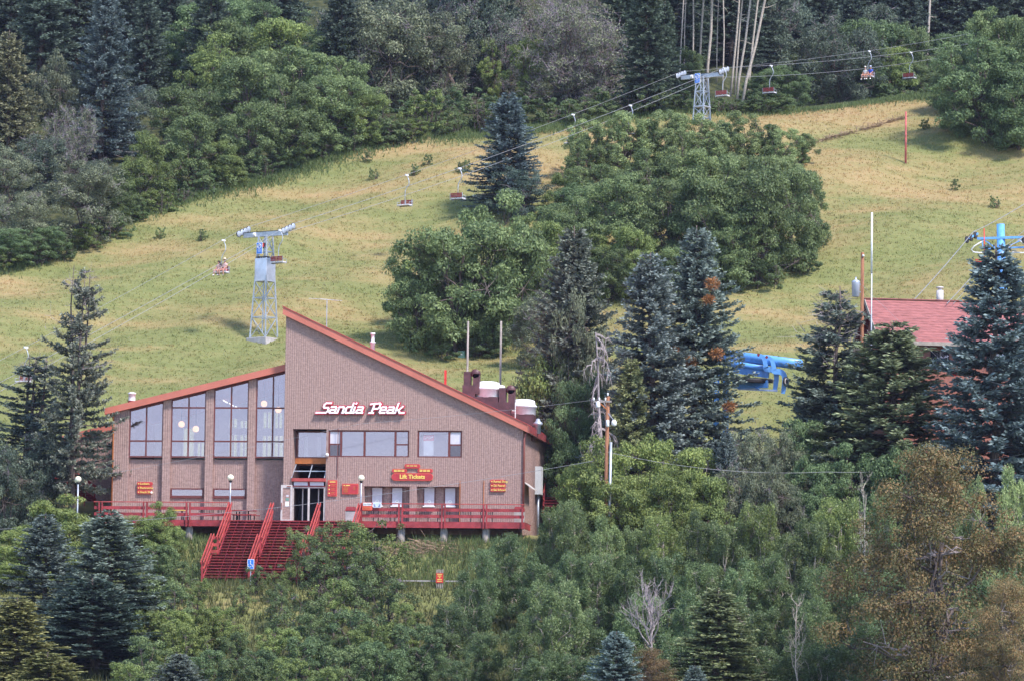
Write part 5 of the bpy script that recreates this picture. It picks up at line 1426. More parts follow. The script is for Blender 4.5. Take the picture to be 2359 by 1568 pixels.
MB().box(c.x-0.28, c.x+0.28, c.y-0.22, c.y+0.22, c.z+0.5, c.z+0.53).build('lid', M['greenbox'], o)
# old wire fence line running over the upper meadow
fo = empty('fence_line', ground(1990, 300), 'broken brown brushwood fence line crossing the upper meadow', 'fence')
g = np.random.default_rng(9)
fl = [(1880, 332), (1910, 322), (1940, 315), (1970, 306), (2000, 298), (2030, 288), (2060, 280), (2082, 275)]
pv = None
for u, v in fl:
    p = ground(u, v)
    m = MB(); m.tube([p-Vector((0, 0, 0.2)), p+Vector((g.normal(0, 0.15), 0, 0.55))], [0.05, 0.035], 5); m.build('stake', M['brush'], fo)
    if pv is not None:
        m = MB()
        for k in range(46):
            q = pv.lerp(p, g.random()); q.z = gz(q.x, q.y)+abs(g.normal(0.1, 0.12)); e = q+Vector((g.normal(0, 0.5), g.normal(0, 0.3), g.normal(0.02, 0.12)))
            m.tube([q, e], [0.03, 0.012], 3, False)
        tag(m.build('brushwood', M['brush'], fo), kind='stuff')
    pv = p
# ------------------------------------------------------------------ blue lift
yb_ = 20.0
q0 = at(1686, 826, yb_); q1 = at(1842, 842, yb_-4.0)
BL = empty('lift_terminal', (q0.x, yb_, gz(q0.x, yb_)), 'bright blue chairlift terminal with curved arms between the spruces', 'lift terminal')
MB().tube([at(1660, 816, yb_), at(1842, 839, yb_-4)], 0.37, 18).build('main_beam', M['blue'], BL, True)
MB().tube([at(1655, 832, yb_-0.6), at(1762, 849, yb_-2.6)], 0.22, 14).build('lower_beam', M['blue'], BL, True)
MB().tube([at(1706, 806, yb_-0.5), at(1706, 815, yb_-0.5)], 0.1, 10).build('lifting_lug', M['blue'], BL, True)
a, b = at(1690, 846, yb_-1.2), at(1770, 858, yb_-2.8)
MB().bar(a, b, 0.2, 0.75).build('side_plate', M['blue'], BL)
def hook(u, v, y):
    s = 1/pxm(y)
    pts = [(0, 0), (9, 8), (13, 24), (14, 32), (28, 34), (36, 40), (38, 52), (36, 70), (34, 84)]
    w = [0.10, 0.14, 0.16, 0.20, 0.20, 0.18, 0.17, 0.16, 0.13]
    c = [at(u+p_[0], v+p_[1], y) for p_ in pts]
    fine_ = []
    for i in range(len(c)-1):                     # rounded flame-cut plate: smooth centre line, one outline pushed through its thickness
        p0, p1, p2, p3 = c[max(i-1, 0)], c[i], c[i+1], c[min(i+2, len(c)-1)]
        for k in range(5):
            t = k/5
            q = 0.5*((2*p1)+(p2-p0)*t+(2*p0-5*p1+4*p2-p3)*t*t+(3*p1-p0-3*p2+p3)*t**3)
            fine_.append((q, w[i]+(w[i+1]-w[i])*t))
    fine_.append((c[-1], w[-1]))
    lf_, rt_ = [], []
    for i, (q, ww) in enumerate(fine_):
        d = fine_[min(i+1, len(fine_)-1)][0]-fine_[max(i-1, 0)][0]; n_ = Vector((-d.z, 0, d.x)).normalized()*ww
        lf_.append(q+n_); rt_.append(q-n_)
    m = MB(); k = len(lf_); dy = Vector((0, 0.07, 0))
    m.add([p-dy for p in lf_]+[p-dy for p in rt_]+[p+dy for p in lf_]+[p+dy for p in rt_],
          [(i, i+1, k+i+1, k+i) for i in range(k-1)]+[(2*k+i, 3*k+i, 3*k+i+1, 2*k+i+1) for i in range(k-1)]+[(i, 2*k+i, 2*k+i+1, i+1) for i in range(k-1)]+[(k+i, k+i+1, 3*k+i+1, 3*k+i) for i in range(k-1)]+[(0, k, 3*k, 2*k), (k-1, 3*k-1, 4*k-1, 2*k-1)])
    o = m.build('hook_arm', M['blue'], BL)
    MB().lathe(c[0]+Vector((-0.1, 0, 0)), [(0, -0.06), (0.11, -0.06), (0.11, 0.06), (0, 0.06)], 10, (0, 1, 0)).build('pin', M['maroon'], o)
hook(1750, 817, yb_-2.9); hook(1769, 822, yb_-3.4)
c = at(1722, 874, yb_-1.5)
MB().lathe(c, [(0.0, -0.16), (1.75, -0.14), (1.85, -0.05), (1.78, 0.0), (1.85, 0.05), (1.75, 0.14), (0.0, 0.16)], 36, (0.05, -0.10, 1)).build('bullwheel', M['rubber'], BL, True)
MB().bar(at(1688, 886, yb_-1.9), at(1768, 884, yb_-2.6), 0.3, 0.55).build('drive_housing', M['blue'], BL)
MB().bar(at(1700, 895, yb_-2.0), at(1790, 899, yb_-3.2), 0.10, 0.12).build('walkway', M['bluewhite'], BL)
for u0, v0, u1, v1 in ((1716, 873, 1752, 898), (1745, 895, 1715, 886)):
    MB().tube([at(u0, v0, yb_-2.7), at(u1, v1, yb_-2.7)], 0.03, 6).build('stay_rod', M['blue'], BL)
c = at(1810, 878, yb_-3.6)
m = MB(); m.lathe(c, [(0.1, -0.06), (0.25, -0.08), (0.30, 0.0), (0.25, 0.08), (0.1, 0.06)], 16, (1, -0.6, 0)); wh = m.build('sheave', M['offwhite'], BL, True)
MB().lathe(c, [(0.28, -0.07), (0.33, -0.05), (0.33, 0.05), (0.28, 0.07)], 16, (1, -0.6, 0)).build('tyre', M['rubber'], wh, True)
for u in (1650, 1672):
    p = at(u, 850, yb_-0.4); MB().tube([(p.x, p.y, gz(p.x, p.y)-0.4), p], 0.22, 12).build('support_leg', M['blue'], BL, True)
# blue tower by the right edge
yt = 33.0
t = at(2304, 517, yt)
BT = empty('lift_tower', (t.x, yt, gz(t.x, yt)), 'blue tube lift tower behind the big blue spruce', 'tower')
zt = t.z
b_ = at(2312, 700, yt)
MB().tube([(b_.x+0.1, yt, gz(b_.x, yt)-0.4), (t.x, yt, zt)], [0.42, 0.29], 20).build('tube', M['blue'], BT, True)
za = at(2304, 551, yt).z; w = 1/pxm(yt)
XA0, XA1 = t.x-62*w, t.x+66*w
MB().bar((XA0+0.3, yt-0.2, za), (XA1, yt-0.2, za+0.12), 0.22, 0.16).build('cross_arm', M['blue'], BT)
MB().bar((XA0+0.9, yt-0.25, za-0.75), (XA1, yt-0.2, za-0.62), 0.12, 0.12).build('lower_arm', M['blue'], BT)
for a0, a1, b0_, b1_ in ((XA0+0.7, 0, t.x-0.3, -0.72), (t.x+0.3, -0.7, XA1-0.3, 0.05), (XA0+0.65, 0, XA0+0.75, -0.75)):
    MB().bar((a0, yt-0.2, za+a1), (b0_, yt-0.2, za+b1_), 0.08, 0.08).build('brace', M['blue'], BT)
LB = Vector((0.62, 0.78, 0.0))
rope_ends = []
for sg, xx in ((-1, XA0), (1, XA1)):
    c = Vector((xx, yt-0.2, za+0.2)); sl_ = (LB+Vector((0, 0, 0.42))).normalized()
    sh = MB().bar(c-sl_*0.6, c+sl_*0.6, 0.1, 0.14).build('sheave_beam', M['blue'], BT)
    for k in (-0.75, -0.25, 0.3):
        wc = c+sl_*k-Vector((0, 0, 0.05))
        wh = MB().lathe(wc, [(0.04, -0.06), (0.2, -0.05), (0.2, 0.05), (0.04, 0.06)], 16, (1, -0.5, 0)).build('sheave', M['offwhite'], sh, True)
        MB().lathe(wc, [(0.2, -0.06), (0.26, -0.05), (0.26, 0.05), (0.2, 0.06)], 16, (1, -0.5, 0)).build('tyre', M['rubber'], wh, True)
    rope_ends.append(c+Vector((0, 0, 0.28)))
    m = MB()
    s_ = sg
    m.tube([c+Vector((-s_*0.9, 0, -0.25)), c+Vector((-s_*0.1, 0, -0.75)), c+Vector((s_*0.12, 0, -1.0)), c+Vector((-s_*0.05, 0, -1.2)), c+Vector((-s_*0.5, 0, -1.25)), c+Vector((-s_*1.3, 0, -1.2))], 0.05, 8)
    m.build('guard_loop', M['white'], BT, True)
e = rope_ends[0]; rope([at(2096, 700, 16), e, at(2372, 462, 62)], 0.1, 'haul rope of the blue lift over the left sheaves', 0.03)
e = rope_ends[1]; rope([at(2180, 700, 14), at(2262, 610, 24), e, at(2440, 480, 62)], 0.05, 'haul rope of the blue lift passing over the red roof', 0.03)
rope([at(2195, 700, 14), at(2300, 578, 33), at(2372, 520, 50)], 0.05, 'thin signal cable beside the blue tower', 0.015, mt='wire')
c = at(2266, 550, yt-1.0)
rc = empty('lift_chair', c, 'bright red empty chair hanging from the blue lift', 'chair')
MB().tube([c+Vector((0, 0, 0.75)), c+Vector((0.05, 0, -2.1))], 0.04, 8).build('hanger', M['brightred'], rc, True)
for z in (-1.55, -1.7): MB().bar(c+Vector((-0.6, 0, z)), c+Vector((0.65, 0.1, z)), 0.04, 0.06).build('back_slat', M['brightred'], rc)
MB().bar(c+Vector((-0.55, -0.1, -2.1)), c+Vector((0.7, 0.0, -2.1)), 0.4, 0.09).build('seat', M['brightred'], rc)
for sx in (-0.6, 0.65): MB().bar(c+Vector((sx, 0.05, -1.5)), c+Vector((sx+0.03, 0.0, -2.1)), 0.04, 0.04).build('side_frame', M['brightred'], rc)
# ------------------------------------------------------------------ red roofed house
yh = 12.0
ap = at(1996, 687, yh+1.5); rr = at(2420, 700, yh+3.5)
RH = empty('red_roofed_house', (ap.x+4, yh, gz(ap.x+4, yh)), 'sienna house with a red shingle roof behind the spruces', 'building')
dirx = Vector((rr.x-ap.x, 3.2, 0)).normalized(); diry = Vector((-dirx.y, dirx.x, 0))
zr = ap.z; ze = at(2040, 775, yh-3).z
hw_ = 4.4; Ln = 17.0
slope = (zr-ze)/hw_
P0 = Vector((ap.x, yh+1.5, 0))
def hp(a, b, z): return P0+dirx*a+diry*b+Vector((0, 0, z))
zg = gz(ap.x+5, yh)-1.0
# shingle courses, each its own row
rows = 16
rf = MB(); rf.add([hp(-0.1, 0, zr-0.25), hp(Ln, 0, zr-0.25), hp(Ln, -hw_-0.5, ze-0.42-0.1), hp(-0.1, -hw_-0.5, ze-0.42-0.1), hp(-0.1, 0, zr-0.08), hp(Ln, 0, zr-0.08), hp(Ln, -hw_-0.5, ze-0.35), hp(-0.1, -hw_-0.5, ze-0.35)],
      [(0, 1, 2, 3), (4, 7, 6, 5), (0, 4, 5, 1), (3, 2, 6, 7), (0, 3, 7, 4), (1, 5, 6, 2)])
rf.add([hp(-0.1, 0.02, zr-0.25), hp(Ln, 0.02, zr-0.25), hp(Ln, hw_+0.5, ze-0.52), hp(-0.1, hw_+0.5, ze-0.52), hp(-0.1, 0.02, zr-0.08), hp(Ln, 0.02, zr-0.08), hp(Ln, hw_+0.5, ze-0.35), hp(-0.1, hw_+0.5, ze-0.35)],
      [(3, 2, 1, 0), (5, 6, 7, 4), (0, 1, 5, 4), (7, 6, 2, 3), (4, 7, 3, 0), (2, 6, 5, 1)])
rf = rf.build('roof', M['maroon'], RH)
for i in range(rows):
    f0, f1 = i/rows, (i+1)/rows+0.012
    y0_, y1_ = -(hw_+0.5)*f0, -(hw_+0.5)*f1
    za0, za1 = zr-0.07-(zr-ze+0.28)*f0, zr-0.07-(zr-ze+0.28)*f1+0.035
    m = MB(); m.add([hp(-0.15, y0_, za0), hp(Ln, y0_, za0), hp(Ln, y1_, za1), hp(-0.15, y1_, za1), hp(-0.15, y1_, za1-0.03), hp(Ln, y1_, za1-0.03)], [(0, 3, 2, 1), (3, 4, 5, 2)])
    m.build('shingle_course', M['shingle'], rf)
MB().bar(hp(-0.2, 0, zr-0.02), hp(Ln, 0, zr-0.02), 0.3, 0.06).build('ridge_cap', M['shingle'], rf)
m = MB(); m.bar(hp(-0.15, -hw_-0.54, ze-0.42), hp(Ln, -hw_-0.54, ze-0.42), 0.04, 0.26); m.build('fascia', M['tan'], rf)
m = MB(); m.bar(hp(-0.16, 0, zr-0.2), hp(-0.16, -hw_-0.55, ze-0.44), 0.05, 0.3); m.bar(hp(-0.16, 0, zr-0.2), hp(-0.16, hw_+0.55, ze-0.44), 0.05, 0.3); m.build('barge_board', M['tan'], rf)
def quad(pts, name, mt, parent=RH):
    c = MB(); n = (pts[1]-pts[0]).cross(pts[2]-pts[0]).normalized()*0.15
    c.add(list(pts)+[p-n for p in pts], [tuple(range(len(pts))), tuple(range(2*len(pts)-1, len(pts)-1, -1))]+[(i, i+len(pts), (i+1) % len(pts)+len(pts), (i+1) % len(pts)) for i in range(len(pts))])
    return c.build(name, M[mt], parent)
w_ = hw_-0.3
quad([hp(0.5, -w_, zg), hp(Ln-0.3, -w_, zg), hp(Ln-0.3, -w_, ze-0.45), hp(0.5, -w_, ze-0.45)], 'front_wall', 'sienna')
quad([hp(0.5, w_, zg), hp(0.5, -w_, zg), hp(0.5, -w_, ze-0.5), hp(0.5, 0, zr-0.35), hp(0.5, w_, ze-0.5)], 'gable_wall', 'sienna')
quad([hp(Ln-0.3, w_, zg), hp(0.5, w_, zg), hp(0.5, w_, ze-0.45), hp(Ln-0.3, w_, ze-0.45)], 'rear_wall', 'sienna')
quad([hp(Ln-0.3, -w_, zg), hp(Ln-0.3, w_, zg), hp(Ln-0.3, w_, ze-0.5), hp(Ln-0.3, 0, zr-0.35), hp(Ln-0.3, -w_, ze-0.5)], 'gable_wall', 'sienna')
quad([hp(0.46, 1.6, ze-0.3), hp(0.46, -1.6, ze-0.3), hp(0.46, 0, zr-0.5)], 'gable_panel', 'tan')
for a0 in (3.6, 7.5, 11.5):
    for z0_ in (ze-2.1,):
        wn_ = quad([hp(a0, -w_-0.05, z0_), hp(a0+1.3, -w_-0.05, z0_), hp(a0+1.3, -w_-0.05, z0_+1.3), hp(a0, -w_-0.05, z0_+1.3)], 'window', 'dark')
        m = MB(); m.bar(hp(a0+0.65, -w_-0.12, z0_), hp(a0+0.65, -w_-0.12, z0_+1.3), 0.06, 0.06, up=(0, 1, 0)); m.build('mullion', M['tan'], wn_)
        quad([hp(a0+0.06, -w_-0.07, z0_+0.06), hp(a0+1.24, -w_-0.07, z0_+0.06), hp(a0+1.24, -w_-0.07, z0_+1.24), hp(a0+0.06, -w_-0.07, z0_+1.24)], 'pane', 'glass', wn_)
c = at(2165, 676, yh+4)
MB().lathe((c.x, yh+3.4, zr-0.4), [(0.25, 0), (0.25, c.z-zr+0.55), (0.15, c.z-zr+0.56), (0.15, c.z-zr+0.68), (0.26, c.z-zr+0.69), (0.26, c.z-zr+0.78), (0.1, c.z-zr+0.82)], 14).build('chimney', M['offwhite'], RH, True)
# ------------------------------------------------------------------ trees and shrubs
def near(u, *steps):                          # words for what a tree stands beside
    for lim, w in steps:
        if u < lim: return w
    return steps[-1][1]
BR = (1.25, 1.2, 0.95); PALE = (1.5, 1.42, 1.45); DK = (0.85, 0.93, 0.98); GREY = (1.28, 1.22, 1.12); YG = (1.42, 1.30, 0.98); BLUE = (0.8, 0.95, 1.25)  # PALE puts overhead light into thicket tops; DK darkens crowns labelled shaded
W1 = 'broadleaf trees of the wood left of the meadow'
lw = 'rounded locust at the edge of the left wood'
lw2 = 'green locust inside the left wood'
for u, vb, vt, w, tint in ((30, 612, 525, 62, DK), (335, 478, 312, 66, BR), (440, 440, 262, 88, (1, 1, 1)), (505, 428, 320, 55, BR), (575, 402, 235, 80, (1, 1, 1)), (665, 380, 190, 92, (1, 1, 1)), (765, 352, 165, 92, (1, 1, 1)), (845, 332, 205, 60, BR), (110, 605, 520, 60, DK), (280, 520, 430, 50, (1, 1, 1))):
    T_hill('locust', u, vb, vt, w, lw+near(u, (200, ', below the grey oaks'), (520, ', below the tall blue spruce'), (700, ', uphill of the boxed tower'), (9999, ', towards the olive oaks')), W1, tint=tint)
for u, vb, vt, w, tint in ((420, 362, 195, 90, (1, 1, 1)), (560, 332, 120, 110, (1, 1, 1)), (690, 305, 105, 110, (1, 1, 1)), (795, 292, 140, 85, (1, 1, 1)), (520, 262, 45, 105, (1, 1, 1)), (640, 236, 30, 105, BR), (745, 245, 70, 90, (1, 1, 1)), (490, 300, 90, 80, BR), (610, 290, 110, 80, (1, 1, 1)), (560, 180, -20, 90, DK), (420, 230, 70, 75, DK)):
    T_hill('locust', u, vb, vt, w, lw2+near(u, (520, ', next to the tall blue spruce'), (660, ', in the thick of the mass'), (9999, ', towards the olive oaks')), W1, tint=tint)
ow = 'grey green oak of the left wood'
for u, vb, vt, w, tint in ((48, 585, 440, 88, GREY), (190, 556, 372, 112, GREY), (95, 470, 300, 82, DK), (135, 380, 130, 80, GREY), (250, 470, 360, 70, DK), (20, 500, 345, 75, GREY), (300, 330, 180, 70, DK)):
    T_hill('oak', u, vb, vt, w, ow+near(u, (60, ', below the olive brown fir'), (150, ', around the twiggy purple oak'), (9999, ', below the tall blue spruce')), 'oaks of the wood left of the meadow', tint=tint)
T_hill('twig', 160, 450, 240, 70, 'twiggy grey purple oak leaning among the left wood', tint=GREY)
T_hill('spruce', 232, 372, -38, 84, 'tall blue spruce standing above the oaks of the left wood', tint=(0.85, 0.95, 1.05))
T_hill('fir', 14, 430, 60, 78, 'broad olive brown fir beside the left wood oaks', tint=(1.5, 1.2, 0.95))
wd = 'wood above the meadow'
for u, vb, vt, w in ((90, 230, -130, 95), (170, 215, -160, 90), (300, 190, -150, 85), (20, 190, -150, 90), (360, 170, -140, 80), (330, 250, -40, 60)):
    T_hill('fir', u, vb, vt, w, 'dark fir filling the shade of the upper left wood', 'firs of the upper left wood', tint=DK)
for u, vb, vt, w, tint in ((905, 258, 5, 130, GREY), (830, 220, -25, 110, DK), (1015, 255, 30, 100, GREY), (960, 200, -60, 110, DK), (1100, 215, -60, 90, DK)):
    T_hill('oak', u, vb, vt, w, 'olive grey oak of the wood behind the meadow head', 'oaks behind the meadow head', tint=tint)
for u, vb, vt, w, tint in ((1065, 215, -25, 80, DK), (1290, 240, -15, 112, GREY), (1375, 240, 15, 95, GREY), (1225, 180, -50, 100, GREY), (1330, 190, -60, 100, GREY), (445, 170, -25, 85, GREY), (1160, 220, 20, 70, DK)):
    T_hill('twig', u, vb, vt, w, 'half bare oak with purple grey twigs behind the meadow head', 'twiggy oaks behind the meadow head', tint=tint)
T_hill('feather', 1212, 240, 82, 52, 'small green locust standing among purple twigs', tint=BR)
T_hill('feather', 1132, 232, 95, 34, 'slender bright locust sapling among the dark oaks', tint=BR)
lt = MB(); a = ground(1063, 238); b = at(1032, 168, a.y)
lt.tube([a-Vector((0, 0, 0.4)), a.lerp(b, 0.5), b], [0.34, 0.26, 0.13], 9)
tag(lt.build('leaning_trunk', M['bark'], None, True), 'leaning broken trunk at the foot of the olive oaks', 'trunk')
for u, vb, vt, w, tint in ((985, 305, 205, 62, BR), (1112, 302, 222, 66, (1, 1, 1)), (1040, 312, 255, 45, (1, 1, 1)), (1250, 292, 235, 60, (1, 1, 1)), (1335, 285, 228, 70, (1, 1, 1)), (1420, 268, 205, 62, (1, 1, 1)), (1500, 262, 190, 62, (1, 1, 1)), (925, 325, 285, 42, PALE), (880, 330, 268, 50, (1, 1, 1)), (1560, 256, 215, 50, DK), (960, 318, 275, 50, BR)):
    T_hill('shrub', u, vb, vt, w, 'low green shrub fringing the head of the meadow', 'shrubs at the head of the meadow', tint=tint)
for u, vb, vt, w in ((1485, 262, -70, 72), (1425, 205, -90, 80), (1560, 180, -140, 80), (1640, 150, -150, 80), (1530, 230, 0, 55)):
    T_hill('fir', u, vb, vt, w, 'dark green fir rising behind the purple twiggy oaks', 'firs behind the meadow head', tint=(0.9, 1, 0.95))
i = 0
for u in range(1680, 2400, 58):
    T_hill('fir', u+random.uniform(-15, 15), 165+random.uniform(-25, 15), -150, 76, 'dark fir in the shade behind the aspen trunks', 'firs behind the aspen trunks', tint=DK)
# tall aspens: pale stems whose crowns close above the picture
TA = [(1706, 249, 1762, 4, 8.5), (1695, 241, 1723, 40, 7), (1681, 222, 1699, 40, 6.5), (1690, 220, 1705, 37, 5.5), (1718, 241, 1743, 22, 6.5), (1626, 215, 1639, 0, 8.5), (1605, 210, 1618, 18, 6.5), (1594, 212, 1598, 0, 5),
      (1556, 224, 1563, 130, 4.5), (1572, 200, 1578, 26, 3.5), (1664, 225, 1666, 55, 4.5), (2132, 186, 2138, 66, 8), (2173, 176, 2176, 0, 4.5), (2208, 150, 2220, 0, 6), (2078, 160, 2082, 0, 5), (2098, 150, 2100, 0, 4), (2282, 130, 2288, 0, 6), (2345, 110, 2348, 0, 6), (1846, 170, 1855, 0, 5), (1650, 190, 1655, 0, 3.5), (2020, 150, 2030, 0, 4), (1960, 150, 1950, 0, 3.5)]
for k, (u0, v0, u1, v1, wpx) in enumerate(TA):
    p = ground(u0, v0)
    t = at(u1, v1, p.y); d = (t-p); d *= (17.0/d.z)
    r = wpx*0.8/2/pxm(p.y)
    o = empty('tall_aspen', p, 'tall slender aspen with a pale straight trunk behind the lift tower', 'tree', 'tall pale aspens above the meadow')
    g = np.random.default_rng(100+k)
    pts = [p-Vector((0, 0, 0.4))]+[p+d*f+Vector((g.normal(0, 0.06), g.normal(0, 0.06), 0)) for f in (0.15, 0.35, 0.6, 0.8, 1.0)]
    MB().tube(pts, [r*1.1, r, r*0.93, r*0.8, r*0.6, r*0.3], 8).build('trunk', M['palebark'], o, True)
    m = MB()
    for j in range(9):
        f = g.uniform(0.3, 0.95); s = p+d*f; a = g.uniform(0, 6.28); e = s+Vector((math.cos(a), math.sin(a), g.uniform(-0.2, 0.4)))*g.uniform(0.6, 1.9)
        m.tube([s, s.lerp(e, 0.5)+Vector((0, 0, g.normal(0, 0.12))), e], [0.045, 0.03, 0.01], 4, False)
    m.build('branches', M['palebark'], o)
    src = LIB['aspen'][k % 3]
    c = bpy.data.objects.new('crown', src['crown']); col.objects.link(c); c.parent = o
    c.location = d*0.80-Vector((0, 0, 1.5)); c.scale = (0.75, 0.75, 0.85); c.rotation_euler = (0, 0, k*1.3); c.color = (0.8, 0.85, 0.8, 1)
for u, vb, vt, w, tint in ((1850, 250, 135, 52, BR), (1905, 246, 140, 60, (1, 1, 1)), (1965, 246, 150, 62, (1, 1, 1)), (2050, 240, 108, 72, BR), (2000, 205, 62, 72, (1, 1, 1)), (2095, 195, 55, 62, (1, 1, 1)), (1900, 190, 60, 70, DK), (1800, 240, 120, 55, (1, 1, 1)), (2130, 225, 140, 45, (1, 1, 1)), (1585, 215, 110, 42, (1, 1, 1))):
    (T_hill('locust', u, vb, vt, w, 'green locust under the aspens at the meadow top', 'locusts under the aspens', tint=tint) if u < 1780 else T_at('locust', u, vt, w, 152+(250-vb)*0.12, 'green locust under the aspens at the meadow top', 'locusts under the aspens', tint=tint))
for u, vb, vt, w in ((1780, 262, 215, 55), (1850, 265, 225, 50), (1740, 262, 228, 45), (1930, 260, 222, 55), (2010, 255, 215, 55), (2080, 245, 205, 50), (1640, 258, 225, 45), (2150, 238, 190, 40), (1690, 262, 232, 40)):
    (T_hill('shrub', u, vb, vt, w, 'low green shrub along the meadow top below the aspens', 'shrubs below the aspens', tint=(0.9, 0.95, 0.95)) if u < 1800 else T_at('shrub', u, vt, w, 149, 'low green shrub along the meadow top below the aspens', 'shrubs below the aspens', tint=(0.9, 0.95, 0.95)))
for u, vt, w in ((1755, 165, 45), (1790, 150, 50), (1735, 190, 40), (1825, 160, 50), (1770, 205, 45)):
    T_at('locust', u, vt, w, 121, 'shaded locust right of the leaning aspen trunks', 'locusts beside the aspen trunks', tint=DK)
for u, vb, vt, w, tint in ((2265, 330, 90, 112, DK), (2345, 345, 140, 95, DK), (2200, 262, 115, 58, (1, 1, 1)), (2310, 250, 15, 92, (1, 1, 1)), (2230, 310, 200, 60, DK), (2380, 320, 60, 90, (1, 1, 1))):
    T_hill('locust', u, vb, vt, w, 'dark green locust in the clump at the right end of the upper meadow', 'locusts right of the upper meadow', tint=tint)
# fill of the far wood
g = np.random.default_rng(77)
n = 0
while n < 85:
    x = g.uniform(-95, 70); y = g.uniform(106, 215)
    if y < np.interp(x, _WX, _WY)+12: continue
    k = 'fir' if g.random() < 0.55 else ('oak' if g.random() < 0.6 else 'locust')
    h = {'fir': g.uniform(13, 19), 'oak': g.uniform(8, 11), 'locust': g.uniform(8, 11)}[k]
    plant(k, x, y, h, h*(0.5 if k == 'fir' else 1.0), {'fir': 'dark fir deep in the wood above the meadow', 'oak': 'dull green oak deep in the wood above the meadow', 'locust': 'green locust deep in the wood above the meadow'}[k],
          {'fir': 'firs deep in the wood', 'oak': 'oaks deep in the wood', 'locust': 'locusts deep in the wood'}[k], tint=DK); n += 1
# undergrowth closing the foot of the woods
for k, (u, v) in enumerate([(15, 622), (70, 612), (135, 600), (200, 575), (255, 548), (310, 512), (365, 490), (410, 465), (465, 448), (530, 432), (600, 412), (640, 398), (700, 380), (735, 368), (800, 350), (860, 338), (905, 330)]):
    T_hill('shrub', u, v, v-random.uniform(38, 62), random.uniform(36, 52), 'leafy shrub filling the foot of the wood left of the meadow', 'shrubs at the foot of the left wood', tint=(0.85, 0.92, 0.92) if k % 3 else BR)
for k, (u, v) in enumerate([(1150, 285), (1190, 275), (1290, 280), (1380, 268), (1460, 258), (1010, 270), (1080, 262), (870, 290), (950, 272)]):
    T_hill('shrub', u, v, v-random.uniform(40, 60), random.uniform(40, 55), 'shrub in the shade of the olive and twiggy oaks', 'shrubs under the oaks', tint=DK)
# ---- the thicket in the middle of the meadow
C1 = 'locusts of the thicket on the meadow'
for u, vb, vt, w, tint in ((1050, 818, 500, 150, (1, 1, 1)), (965, 800, 560, 85, (1, 1, 1)), (1135, 806, 468, 125, (1, 1, 1)), (1205, 790, 520, 88, (1, 1, 1)), (1245, 705, 488, 82, BR), (1010, 760, 540, 90, BR)):
    T_hill('locust', u, vb, vt, w, 'large spreading locust at the foot of the thicket, '+near(u, (980, 'with its crown over the open meadow'), (1100, 'behind the green utility box'), (1170, 'below the dense blue spruce'), (9999, 'next to the brown topped spruce')), C1, tint=tint)
for u, vb, vt, w, tint in ((1310, 655, 470, 82, (1, 1, 1)), (1330, 565, 425, 88, DK), (1430, 610, 398, 102, (1, 1, 1)), (1540, 635, 412, 102, (1, 1, 1)), (1645, 655, 382, 112, (1, 1, 1)), (1745, 652, 372, 112, (1, 1, 1)), (1822, 618, 372, 85, (1, 1, 1)), (1858, 575, 390, 46, (1, 1, 1)), (1690, 662, 470, 80, (1, 1, 1)), (1455, 690, 520, 62, BR), (1580, 690, 560, 70, (1, 1, 1)), (1390, 520, 380, 85, (1, 1, 1)), (1500, 520, 360, 90, (1, 1, 1)), (1610, 520, 350, 90, PALE), (1720, 500, 345, 90, PALE), (1800, 480, 360, 70, PALE), (1650, 660, 520, 60, DK), (1290, 610, 475, 75, (1, 1, 1)), (1355, 650, 530, 70, BR), (1400, 700, 570, 62, (1, 1, 1)), (1300, 520, 400, 50, BR)):  # PALE entries uphill carry painted light from above
    T_hill('locust', u, vb, vt, w, 'round topped locust in the meadow thicket, '+near(u, (1400, 'next to the dense blue spruce'), (1560, 'above the brown topped spruce'), (1700, 'above the orange flecked spruce'), (9999, 'on the side facing the lone red pole')), C1, tint=tint)
for u, vb, vt, w, tint in ((1345, 415, 272, 55, PALE), (1385, 420, 300, 50, (1, 1, 1)), (1440, 405, 252, 62, PALE), (1490, 400, 280, 52, (1, 1, 1)), (1540, 400, 250, 58, PALE), (1600, 410, 268, 62, PALE), (1660, 405, 275, 55, PALE), (1712, 410, 268, 62, PALE), (1765, 400, 285, 48, (1, 1, 1)), (1800, 408, 300, 45, PALE), (1850, 382, 308, 36, (1, 1, 1)), (1330, 430, 330, 40, (1, 1, 1)), (1635, 430, 300, 60, PALE), (1570, 440, 300, 55, PALE)):  # pale leaf tint stands for light from above on these crowns
    T_hill('feather', u, vb, vt, w, 'thin young locust uphill in the thicket, '+near(u, (1420, 'beyond the dense blue spruce'), (1570, 'before the lattice tower'), (1700, 'right below the aspen trunks'), (9999, 'at the end of the brushwood line')), 'young locusts on the upper side of the thicket', tint=tint)
for u, vb, vt, w in ((1760, 665, 610, 60), (1850, 630, 575, 40), (1690, 672, 625, 50), (1120, 825, 770, 45), (1020, 830, 790, 40)):
    T_hill('shrub', u, vb, vt, w, 'low shrub at the foot of the thicket on the meadow', 'shrubs at the foot of the thicket', tint=(0.85, 0.9, 0.95))
T_hill('spruce', 1170, 488, 210, 86, 'dense blue spruce standing on the meadow before the thicket', tint=(0.85, 0.98, 1.15))
T_hill('oak', 1195, 508, 395, 78, 'grey blue oak bush at the foot of the dense blue spruce', tint=(0.85, 1.05, 1.25))
T_hill('oak', 1250, 850, 665, 82, 'grey green oak between the thicket and the brown topped spruce', tint=GREY)
# small tufts dotting the meadow
for u, v in ((465, 555), (985, 382), (955, 405), (845, 375), (370, 552), (1075, 395), (2130, 300), (2200, 440), (2290, 480), (1060, 400), (860, 415)):
    T_hill('shrub', u, v, v-9, 13, 'tiny weed tuft dotting the open meadow', 'weed tufts on the meadow', tint=(1.2, 1.15, 1.1))
